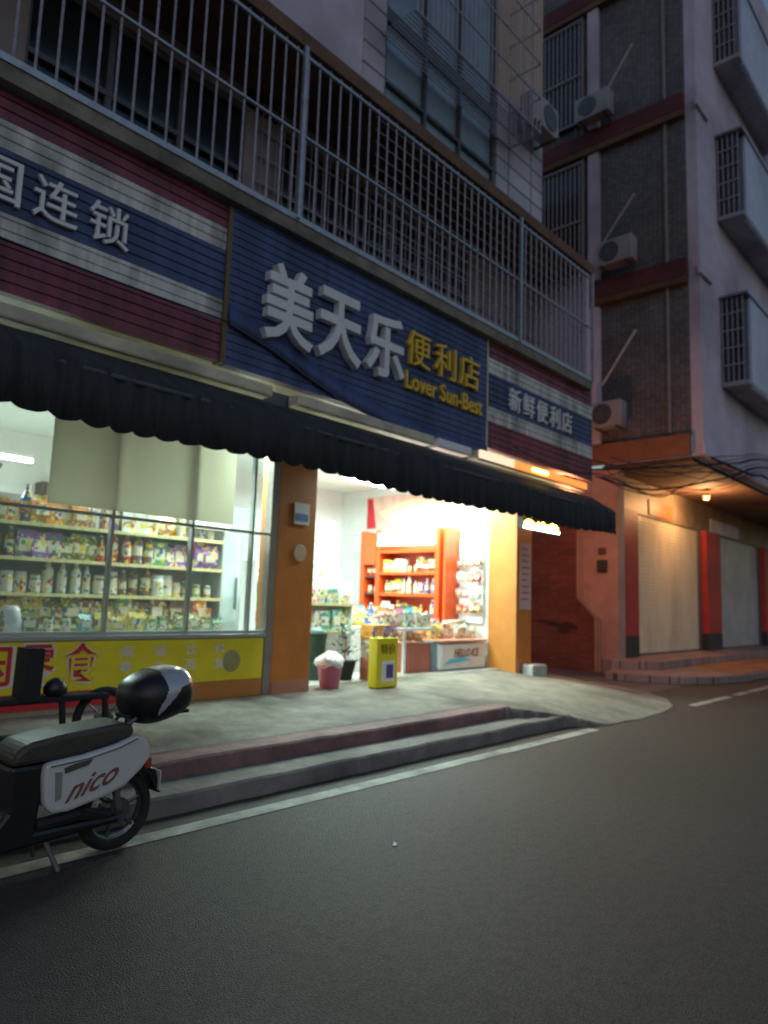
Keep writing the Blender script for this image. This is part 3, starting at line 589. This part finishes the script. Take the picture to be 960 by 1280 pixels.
# doorway things
ys = thing('yellow_sign_box', (6.42, 5.8, .27), 'yellow upright promotional box with purple print on the pavement', 'sign box')
Box('body', ybox, 6.26, 6.64, 5.72, 5.86, .29, .87, ys, bevel=.012)
Box('white_label', whitep, 6.34, 6.56, 5.712, 5.718, .36, .6, ys); Box('purple_print', purple, 6.42, 6.54, 5.706, 5.711, .4, .56, ys)
text('lettering', '特价', mat('dark_olive_print', (.25, .2, .0), .5), ys, 6.32, 6.58, .68, .8, 5.712, .004, .01)
for x in (6.28, 6.58): Box('foot', black, x, x+.04, 5.74, 5.84, .27, .292, ys)
fill_row(6.3, 6.62, 5.79, .872, 'yellow promotional box', 'goods on the yellow box', ['packet'], ['purple', 'white'], .15, sc=.6)
pb = thing('pink_bucket', (5.85, 6.08, .29), 'pink bucket with white bag in it beside the left orange pillar', 'bucket')
B().lathe((5.85, 6.08, .29), [(.11, 0), (.115, .01), (.145, .24), (.155, .25), (.15, .26), (.13, .22)], 20).build('bucket', pink, pb, smooth=True)
b = B(); vs = []; fs = []
R_, K = 6, 18
for j in range(R_+1):
    for k in range(K):
        a = 2*PI*k/K; r = (.155, .165, .16, .12, .08, .05, .01)[j]*(1+.18*math.sin(3*a+j)*(j > 0)); vs.append((5.85+r*math.cos(a), 6.08+r*math.sin(a), .535+(.0, .03, .07, .1, .13, .15, .16)[j]+.02*math.sin(5*a+j)))
fs = [(j*K+k, j*K+(k+1) % K, (j+1)*K+(k+1) % K, (j+1)*K+k) for j in range(R_) for k in range(K)]
B().add(vs, fs).build('bag', bagw, pb, smooth=True)
gb = thing('green_bin', (6.05, 6.75, .3), 'dark green lidded bin just inside the doorway', 'bin')
B().lathe((6.15, 6.75, .3), [(.15, 0), (.16, .02), (.19, .5), (.2, .52), (.2, .55)], 18).build('body', greend, gb, smooth=True); B().lathe((6.15, 6.75, .85), [(.205, 0), (.21, .03), (.12, .09), (.02, .1)], 18).build('lid', greend, gb, smooth=True)
pt = thing('potted_plant', (6.5, 6.5, .3), 'bushy dark green potted plant beside the green bin', 'plant')
B().lathe((6.5, 6.5, .3), [(.1, 0), (.15, .22), (.16, .24)], 16).build('pot', blackm, pt, smooth=True)
b = B()
for i in range(170):
    a = random.uniform(0, 2*PI); h = random.uniform(.5, 1.0); r = random.uniform(.02, .2)*(1.2-abs(h-.75)); c = Vector((6.5+r*math.cos(a), 6.5+r*math.sin(a), h)); d = Vector((math.cos(a), math.sin(a), random.uniform(-.4, .8))).normalized()*random.uniform(.06, .11); s_ = d.cross(Vector((0, 0, 1))).normalized()*.025
    b.add([c, c+d*.5+s_, c+d, c+d*.5-s_], [(0, 1, 2, 3)])
b.build('leaves', mat('dark_leaf', (.03, .08, .03), .5, .4, 9), pt)
B().tube([(6.5, 6.5, .5), (6.52, 6.5, .8)], .012, 6).build('stem', wood_b, pt)
# small cartons left of yellow box
for i, (x, y, z, h, m, l) in enumerate(((6.86, 6.3, .3, .28, wood_b, 'brown carton standing at the bottom behind the yellow box'), (6.87, 6.31, .58, .24, mat('white_carton', (.6, .5, .42), .6), 'pale carton on top of the brown one behind the yellow box'), (6.85, 6.3, .82, .18, mat('orange_carton', (.7, .3, .05), .6), 'orange carton topmost of the stack behind the yellow box'))):
    q = Box('carton', m, x-.16, x+.16, y-.12, y+.12, z+.002, z+h, label=l, cat='carton', bevel=.006)
    Box('tape', tan, x-.02, x+.02, y-.123, y+.123, z+h-.03, z+h+.002, q)
# broken concrete block by right pillar
b = B(); b.prism([(9.85, 5.75), (10.25, 5.72), (10.3, 5.95), (9.9, 5.97)], .2, .4, 'z'); b.build('concrete_block', mat('block_concrete', (.4, .4, .36), .8, .2, 5, .4), bevel=.025, label='rough grey concrete block at the foot of the right pillar', cat='block')

# ================================================================ RIGHT BUILDING
rb = thing('apartment_building', (20, 9, 0), 'tall apartment block with dark mosaic side wall and roller shutters beyond the alley', 'building')
YF = 4.68
fl = [4.3, 7.95, 11.55, 15.1]
Box('side_wall', tile_side, 14.0, 14.2, YF+.02, 6.6, 4.75, 18, rb)
Box('side_wall', tile_side, 14.003, 14.2, 6.62, 18, 4.75, 18, rb)
Box('front_wall', lilac, 14.0, 60, YF-.2, YF+.018, 4.3, 18, rb)
for z in fl[:1]: Box('side_beam', orange_beam, 13.86, 13.995, YF+.02, 18, z, z+.42, rb)
for z in fl[1:]: Box('side_beam', dark_red, 13.84, 13.995, YF+.02, 18, z, z+.36, rb); 
for z in fl[1:]: Box('beam_underside', brown_slab, 13.85, 13.995, YF+.02, 18, z-.14, z-.002, rb)
for z in fl: Box('corner_cap', lilac, 13.88, 14.6, YF-.26, YF-.203, z-.02, z+.22, rb)
# ceiling of arcade, fascia over shutters
Box('arcade_ceiling', brown_slab, 14.0, 60, YF+.02, 6.5, 4.2, 4.298, rb)
Box('shutter_fascia', mat('fascia_brown', (.26, .2, .14), .5, .35, 2, dirt=.4), 14.02, 60, 6.45, 6.6, 3.45, 4.198, rb)
for (x0, x1, m) in ((16.2, 17.6, mat('orange_board', (.45, .14, .04), .5)), (20.5, 23, lilac)): Box('fascia_board', m, x0, x1, 6.42, 6.448, 3.5, 3.85, rb)
# posts and grilled windows on the side wall
for k, z in enumerate(fl[:3]):
    z0, z1 = z+.44, fl[k+1]-.16
    Box('side_post', lilac, 13.9, 13.998, 6.55, 6.8, z0, z1, rb)
    w = Box('side_window', glassd, 13.93, 13.998, 6.95, 8.9, z0+.3, z1-.1, rb)
    g = B()
    for i in range(18): y = 7.0+i*.11; g.tube([(13.88, y, z0+.3), (13.88, y, z1-.1)], .009, 5)
    for zz in (z0+.3, (z0+z1)/2, z1-.1): g.box(13.86, 13.9, 6.95, 8.9, zz-.015, zz+.015)
    g.build('grille', steel_old, w)
    pz = (4.75+1.55, 9.24, 12.66)[k]
    B().tube([(13.9, 6.5, pz-.3 if k == 0 else pz-.1), (13.55, 5.6, pz+.62)], .024, 6).build('clothes_pole', mat('pale_pole', (.6, .6, .62), .4), rb)
# ground floor side
Box('ground_side_wall', alley_wall, 14.003, 14.3, 7.13, 18, 0, 4.2, rb)
B().prism([(6.2, 0), (6.72, 0), (6.72, 1.1), (7.12, 1.5), (7.12, 4.2), (6.2, 4.2)], 13.97, 14.3, 'x').build('salmon_corner', alley_col, rb)
Box('ground_infill', alley_wall, 14.004, 14.3, 6.72, 7.125, 0, 1.49, rb)
for i in range(3):
    o_ = i*.07
    B().tube([(13.93, 7.06-o_, 4.2), (13.93, 7.06-o_, 1.55-o_*.3), (13.93, 6.66-o_, 1.12-o_*.3), (13.93, 6.66-o_, .02)], .02, 6).build('drain_pipe', alley_col, rb)
Box('meter_box', soot, 13.88, 13.966, 6.42, 6.62, 2.05, 2.3, rb, bevel=.01); Box('meter_box', mat('rusty_box', (.12, .04, .03), .6), 13.9, 13.966, 6.45, 6.6, 2.42, 2.55, rb, bevel=.01)
sm_ = B(); pts_ = []
for k in range(40):
    a_ = 2*PI*k/40; rr = 1+.35*math.sin(3*a_+1)+.2*math.sin(7*a_)+random.uniform(-.12, .12); pts_.append((7.5+.38*rr*math.cos(a_), .9+.1*rr*math.sin(a_)+.06*math.cos(a_)))
sm_.prism(pts_, 13.996, 14.002, 'x').build('soot_stain', mat('soot_stain', (.07, .025, .02), .8), rb)
xs_ = [(14.02, 15.25), (19.7, 20.85), (25.3, 26.3), (31, 32), (36, 37)]
for (x0, x1) in xs_:
    p = Box('red_pillar', red_paint, x0, x1, 6.3, 6.6, .75, 3.449, rb); Box('pillar_skirting', soot, x0-.003, x1+.003, 6.297, 6.6, .3, .748, p)
for i, (a, c) in enumerate(zip(xs_, xs_[1:])):
    s_ = slats(a[1]+.002, c[0]-.002, 6.5, .33, 3.44, .085, .012, .05).build('roller_shutter', (shut, shut2)[i % 2], rb)
    Box('bottom_bar', steel_dark, a[1]+.01, c[0]-.01, 6.47, 6.53, .3, .345, s_)
    Box('guide_rail', steel_dark, c[0]-.14, c[0]-.002, 6.44, 6.49, .3, 3.44, s_); 
# cages on the front
for k, z in enumerate(fl[:3]):
    zc0, zc1 = z+1.7, z+3.55
    for x0 in (15.2, 20.6):
        c = B().box(x0+.03, x0+3.97, YF-.66, YF-.205, zc0+.02, zc1-.03).build('bay_window', glassd, rb)
        Box('bay_front', mat('pale_blue_sheet', (.55, .6, .72), .5, .12, 2, dirt=.3), x0+.25, x0+4.0, YF-.72, YF-.665, zc0-.1, zc1+.15, c)
        Box('bay_roof', mat('bay_roof_sheet', (.2, .2, .24), .5), x0-.06, x0+4.05, YF-.75, YF-.203, zc1-.02, zc1+.03, c)
        g = B()
        for i in range(5): g.tube([(x0, YF-.64+i*.1, zc0), (x0, YF-.64+i*.1, zc1)], .011, 5)
        for i in range(6): zz = zc0+(zc1-zc0)*i/5; g.box(x0-.01, x0+.01, YF-.66, YF-.203, zz-.012, zz+.012)
        g.build('bay_grille', steel_old, c)
        Box('bay_sill', mat('bay_sill_paint', (.4, .37, .4), .6, .2, 4, dirt=.3), x0-.02, x0+4.03, YF-.73, YF-.203, zc0-.08, zc0-.002, c)
# AC units
def ac(x, y, z, label, w=.78, face='x', tilt=0):
    t = thing('air_conditioner', (x, y, z), label, 'air conditioner', 'outdoor air conditioner units')
    if face == 'x':
        Box('casing', ac_w, x-.16, x+.14, y-w/2, y+w/2, z, z+.54, t, bevel=.02)
        B().lathe((x-.165, y+.1, z+.27), [(.21, 0), (.215, -.01), (.2, -.015), (.05, -.012), (.03, -.02)], 20, axis='x').build('fan_guard', steel_dark, t)
        for yy in (y-w*.35, y+w*.35): B().box(x-.2, x+.3, yy-.015, yy+.015, z-.04, z-.002).build('bracket', steel_dark, t)
    else:
        Box('casing', ac_w, x-w/2, x+w/2, y-.14, y+.14, z, z+.54, t, bevel=.02)
        B().lathe((x+.1, y-.145, z+.27), [(.21, 0), (.215, -.01), (.2, -.015), (.05, -.012), (.03, -.02)], 20, axis='y').build('fan_guard', steel_dark, t)
        for xx in (x-w*.35, x+w*.35): B().box(xx-.015, xx+.015, y-.2, y+.4, z-.04, z-.002).build('bracket', steel_dark, t)
for x_, y_, z_ in ((13.9, 6.2, 8.6), (13.9, 6.7, 12.1), (13.9, 6.4, 5.1)):
    B().tube([(13.7, y_+.1, z_+.2), (13.85, y_+.35, z_+.5), (13.97, y_+.42, z_+.2), (13.97, y_+.4, z_-1.0), (13.96, y_+.36, z_-1.6)], .014, 6).build('condensate_hose', ac_w, rb)
for y_ in (5.1, 6.95): B().tube([(13.95, y_, 4.8), (13.95, y_, 18)], .035, 8).build('rain_pipe', mat('old_pipe', (.22, .2, .2), .6), rb)
ac(13.62, 6.02, 8.45, 'grey air conditioner on the side wall beam of the second storey')
ac(13.62, 6.5, 11.98, 'grey air conditioner on the topmost visible beam of the side wall')
ac(13.62, 6.2, 4.98, 'small pinkish air conditioner on the ochre beam above the arcade', .62)
ac(9.7, 5.6, 9.1, 'air conditioner bracketed to the upper corner of the shop building', .8, 'y')

# ================================================================ CABLES
def cable(pts, r, label, n=24):
    P = [Vector(p) for p in pts]; out = []
    Q = [P[0]]+P+[P[-1]]
    for i in range(1, len(Q)-2):
        for k in range(n//(len(P)-1)):
            t = k/(n//(len(P)-1)); a, b_, c, d = Q[i-1], Q[i], Q[i+1], Q[i+2]
            out.append(.5*((2*b_)+(c-a)*t+(2*a-5*b_+4*c-d)*t*t+(-a+3*b_-3*c+d)*t**3))
    out.append(P[-1])
    B().tube(out, r, 5).build('overhead_cable', blackm, label=label, cat='cable', group='overhead cables at the alley mouth', smooth=True)
cl = ['topmost thin cable', 'second thin cable from the top', 'thick middle cable', 'cable just under the thick one', 'sagging cable with a low belly', 'lowest cable over the shutters', 'grey cable reaching the awning end', 'slack cable looping by the alley', 'cable drooping to the fascia', 'thin cable crossing behind the others']
for i in range(10):
    z0 = 3.35+.09*(i*7 % 10)*.5; z1 = 4.55-.04*i; y0 = 4.95+.05*(i*3 % 7)
    sag = .2+.13*(i*3 % 5)
    cable([(10.5+.05*i, y0, z0), (12.2, 4.6+.03*i, (z0+z1)/2-sag+.1), (14.6, 4.1+.03*i, z1-.22-.03*i), (17, 3.9, z1+.1), (26, 3.6, z1+.35)], .008+.01*(i % 4 == 2), cl[i]+' from the shop corner to the apartment block')
cable([(14.2, 4.4, 4.25), (15.2, 4.0, 4.05), (16.5, 4.05, 4.2), (18.5, 4.1, 4.1)], .028, 'thick dark bundle of cable along the apartment corner')
cable([(-1, 4.97, 3.75), (1.5, 4.95, 3.62), (3.4, 4.94, 3.62)], .009, 'thin cable strung across the left striped sign')
cable([(8, 4.98, 3.4), (9.2, 4.9, 3.26), (10.5, 4.85, 3.38), (12.5, 4.8, 3.3), (13.9, 4.9, 3.7)], .01, 'thin pale cable below the right striped sign')

# ================================================================ LIT LAMPS OUTSIDE
def bulkhead(loc, label, power, col=(1, .42, .14), r=.08):
    t = thing('wall_lamp', loc, label, 'lamp'); x, y, z = loc
    B().lathe((x, y, z+.05), [(.05, .05), (.09, .02), (.1, 0)], 14).build('cap', steel_dark, t); B().lathe((x, y, z-.03), [(.01, 0), (.05, .01), (.06, .04), (.05, .075)], 12).build('bulb', lamp_o, t, smooth=True)
    ld = bpy.data.lights.new('lamp_light', 'POINT'); ld.energy = power; ld.color = col; ld.shadow_soft_size = r
    o = bpy.data.objects.new('lamp_light', ld); S.collection.objects.link(o); o.parent = t; o.location = (0, 0, -.12)
bulkhead((11.3, 5.95, 2.95), 'orange lit lamp in the alley behind the right end of the awning', 46, (1, .36, .16))
bulkhead((17.6, 5.6, 4.0), 'orange lit lamp under the arcade ceiling of the apartment block', 60, (1, .5, .2))
Box('lamp_arm', steel_dark, 10.31, 11.32, 5.94, 5.96, 3.05, 3.07, label='dark arm holding the alley lamp on the shop side wall', cat='bracket')

# ================================================================ SCOOTER
sc = thing('electric_scooter', (1.6, 3.55, 0), 'white sided electric scooter with black and silver top box parked at the kerb', 'scooter')
YC = 3.56
def outline(pts, y0, y1, name, m, parent, bevel=.02, smooth=False): return B().prism(pts, y0, y1, 'y').build(name, m, parent, bevel=bevel, smooth=smooth)
def wheel(cx, r, parent):
    w = B(); pr = [(r-.055, -.035), (r-.03, -.042), (r-.01, -.03), (r, 0), (r-.01, .03), (r-.03, .042), (r-.055, .035)]
    n = 36; vs = []
    for k in range(n):
        a = 2*PI*k/n
        for (rr, h) in pr: vs.append((cx+rr*math.cos(a), YC+h, r+rr*math.sin(a)))
    m_ = len(pr); fs = [(k*m_+j, ((k+1) % n)*m_+j, ((k+1) % n)*m_+(j+1) % m_, k*m_+(j+1) % m_) for k in range(n) for j in range(m_)]
    t = w.add(vs, fs).build('wheel', rubber, parent, smooth=True)
    h = B(); h.lathe((cx, YC, r), [(.06, -.05), (.065, -.045), (.065, .045), (.06, .05)], 18, axis='y')
    for k in range(6):
        a = 2*PI*k/6+.3; d = Vector((math.cos(a), 0, math.sin(a))); h.tube([Vector((cx, YC, r))+d*.05, Vector((cx, YC, r))+d*(r-.05)], .012, 6)
    vs = []; 
    h.tube([(cx+(r-.055)*math.cos(2*PI*k/28), YC, r+(r-.055)*math.sin(2*PI*k/28)) for k in range(28)], .014, 6, closed=True)
    h.build('rim', mat('dark_alloy', (.16, .17, .18), .3, .2, 8, metal=.7), t, smooth=False)
wheel(1.93, .2, sc); wheel(.72, .2, sc)
panel = [(1.50, .50), (1.495, .44), (1.51, .31), (1.545, .275), (1.62, .27), (1.79, .305), (1.9, .34), (1.985, .41), (2.03, .46), (2.035, .51), (1.995, .575), (1.945, .585), (1.85, .55), (1.68, .52), (1.54, .508)]
bp = outline(panel, 3.41, 3.47, 'side_panel', scoot_w, sc, .018)
bq = outline(panel, 3.65, 3.71, 'side_panel', scoot_w, sc, .018)
outline([(x*.97+.055, z*.97+.012) for x, z in panel], 3.468, 3.652, 'tail_body', black, sc, .01)
text('lettering', 'nico', mat('brown_red_script', (.2, .08, .06), .5), bp, 1.60, 1.86, .312, .40, 3.407, .003, .012, .6, skew=.07)
B().prism([(1.585, .475), (1.59, .45), (1.70, .475), (1.72, .50), (1.64, .49)], 3.4035, 3.409, 'y').build('dark_mark', mat('dark_green_mark', (.07, .08, .06), .5), bp)
B().prism([(1.545, .46), (1.575, .46), (1.58, .34), (1.555, .33)], 3.4035, 3.409, 'y').build('grey_vent', mat('grey_vent', (.25, .27, .22), .5), bp)
seat = [(1.36, .5), (1.37, .56), (1.42, .6), (1.6, .625), (1.85, .645), (1.93, .64), (1.95, .6), (1.92, .565), (1.84, .553), (1.68, .522), (1.5, .508)]
outline(seat, 3.43, 3.70, 'seat', seat_m, sc, .035)
outline([(1.36, .5), (1.52, .5), (1.5, .2), (1.9, .2), (1.92, .16), (1.3, .12), (1.28, .2), (1.36, .3)], 3.45, 3.67, 'seat_box', black, sc, .02)
outline([(1.32, .2), (1.32, .13), (.95, .12), (.85, .2), (.9, .22), (.98, .18)], 3.43, 3.69, 'footboard', blackm, sc, .015)
outline([(.93, .18), (.82, .55), (.76, .82), (.7, .84), (.68, .6), (.76, .4), (.84, .18)], 3.46, 3.66, 'front_shield', scoot_w, sc, .02)
B().tube([(.72, YC, .2), (.8, YC, .6), (.86, YC, .9)], .022).build('steering_column', steel_dark, sc)
B().tube([(.92, YC-.28, .93), (.86, YC-.12, .92), (.84, YC, .9), (.86, YC+.12, .92), (.92, YC+.28, .93)], .014).build('handlebar', black, sc)
B().lathe((.7, YC, .82), [(.02, -.04), (.06, -.02), (.065, .03), (.03, .06)], 14, axis='x').build('headlight', silver, sc, smooth=True)
outline([(1.75, .28), (2.02, .42), (2.12, .38), (2.16, .25), (2.13, .26), (2.08, .36), (2.0, .38)], 3.5, 3.62, 'rear_mudguard', black, sc, .005)
Box('tail_reflector', taillight, 2.045, 2.085, 3.48, 3.6, .39, .45, sc, bevel=.01)
B().tube([(1.86, 3.5, .58), (1.98, 3.48, .66), (2.2, 3.48, .7)], .011, 6).tube([(1.86, 3.62, .58), (1.98, 3.64, .66), (2.2, 3.64, .7)], .011, 6).build('rack', steel_dark, sc)
B().tube([(1.6, 3.7, .01), (1.55, 3.64, .15), (1.55, 3.48, .15), (1.6, 3.42, .01)], .012, 6).build('kickstand', steel_dark, sc)
B().tube([(1.52, 3.405, .49), (1.7, 3.403, .505), (1.85, 3.403, .535), (1.95, 3.403, .57)], .003, 5).build('seam', steel_dark, bp)
B().tube([(1.86, 3.48, .2), (1.7, 3.47, .235), (1.5, 3.47, .22)], .03, 8).build('swing_arm', blackm, sc)
B().tube([(1.9, 3.46, .22), (1.86, 3.46, .42)], .02, 8).build('shock_absorber', steel_dark, sc)
B().tube([(1.7, 3.42, .26), (1.8, 3.40, .23), (1.9, 3.42, .22)], .005, 5).build('brake_cable', black, sc)
Box('licence_plate', mat('plate_white', (.6, .62, .6), .4, .1, 9), 2.135, 2.142, 3.48, 3.64, .27, .37, sc)
# top box : superellipsoid, silver wing patch on its upper side
def sup(c, ax, tilt, sel, name, m, parent, off=0.0, n1=28, n2=40):
    vs = []; fs = []
    f = lambda v, e: math.copysign(abs(v)**e, v)
    for i in range(n1+1):
        ph = -PI/2+PI*i/n1
        for k in range(n2):
            th = 2*PI*k/n2; p = Vector(((ax[0]+off)*f(math.cos(ph), .7)*f(math.cos(th), .8), (ax[1]+off)*f(math.cos(ph), .7)*f(math.sin(th), .8), (ax[2]+off)*f(math.sin(ph), .8)))
            vs.append(p)
    for i in range(n1):
        for k in range(n2):
            q = (i*n2+k, i*n2+(k+1) % n2, (i+1)*n2+(k+1) % n2, (i+1)*n2+k); ce = (vs[q[0]]+vs[q[2]])/2
            if sel(ce.x/ax[0], ce.y/ax[1], ce.z/ax[2]): fs.append(q)
    R = Matrix.Rotation(tilt, 3, 'Y'); vs = [R @ p+Vector(c) for p in vs]
    o = B().add(vs, fs).build(name, m, parent, smooth=True)
    me = o.data; import bmesh; bm = bmesh.new(); bm.from_mesh(me); bmesh.ops.delete(bm, geom=[v for v in bm.verts if not v.link_faces], context='VERTS'); bm.to_mesh(me); bm.free()
    return o
tb = thing('top_box', (2.11, 3.56, .66), 'glossy black rounded luggage box with silver lid wing on the scooter rack', 'luggage box')
sup((2.12, 3.56, .762), (.195, .18, .135), -.25, lambda a, b_, c: True, 'shell', black, tb)
sup((2.12, 3.56, .762), (.195, .18, .135), -.25, lambda a, b_, c: a > -.42+.32*(c+.5)+.06*math.sin(c*5) and c > -.5+.75*min(1, (a+.42)/.75), 'lid_wing', silver, tb, .003, 100, 160)
B().box(1.93, 2.3, 3.5, 3.62, .655, .672).build('base_plate', blackm, tb)
Box('latch', steel_dark, 1.96, 2.04, 3.52, 3.6, .655, .68, tb)

# dark electric bike behind
eb = thing('electric_bike', (2.2, 4.75, .24), 'dark electric bike standing behind the white scooter in front of the yellow banner', 'bike')
YC2 = 4.75
def ring(cx, cz, r, parent):
    t = B().tube([(cx+r*math.cos(2*PI*k/28), YC2, cz+r*math.sin(2*PI*k/28)) for k in range(28)], .03, 8, closed=True).build('wheel', rubber, parent, smooth=True)
    h = B().lathe((cx, YC2, cz), [(.05, -.05), (.05, .05)], 12, axis='y')
    for k in range(8): a = PI*k/4; h.tube([(cx, YC2, cz), (cx+r*math.cos(a), YC2, cz+r*math.sin(a))], .005, 4)
    h.build('hub_spokes', steel_dark, t)
ring(1.55, .44, .19, eb); ring(2.45, .44, .19, eb)
B().prism([(1.865, .6), (1.975, .6), (1.985, .93), (1.875, .935)], 4.66, 4.84, 'y').build('backrest_post', blackm, eb, bevel=.008)
B().box(1.75, 2.45, 4.68, 4.82, .585, .625).build('rack_board', blackm, eb, bevel=.012)
B().tube([(2.13, 4.7, .6), (2.15, 4.7, .42)], .022).tube([(2.42, 4.7, .6), (2.44, 4.7, .44)], .022).build('rack_strut', blackm, eb)
B().prism([(1.5, .4), (2.5, .4), (2.4, .32), (1.7, .3)], 4.71, 4.79, 'y').build('frame', blackm, eb, bevel=.01)
B().lathe((2.09, 4.72, .66), [(.02, -.04), (.07, -.02), (.075, .02), (.05, .06), (.02, .08)], 14).build('helmet_bag', black, eb, smooth=True)
B().tube([(1.4, 4.5, .72), (1.55, 4.6, .7), (1.6, 4.75, .66), (1.55, 4.9, .7), (1.4, 5.0, .72)], .014).build('handlebar', steel_dark, eb)
B().tube([(1.55, YC2, .44), (1.62, YC2, .7)], .02).build('fork', steel_dark, eb)

# litter and patches on the road
B().add([(3.04, 2.6, .006), (3.07, 2.61, .008), (3.065, 2.63, .014), (3.035, 2.615, .008), (3.04, 2.6, .004), (3.07, 2.61, .005), (3.065, 2.63, .011), (3.035, 2.615, .005)], [(0, 1, 2, 3), (7, 6, 5, 4), (0, 4, 5, 1), (1, 5, 6, 2), (2, 6, 7, 3), (3, 7, 4, 0)]).build('paper_scrap', whitep, label='tiny white paper scrap lying on the dark road', cat='litter')
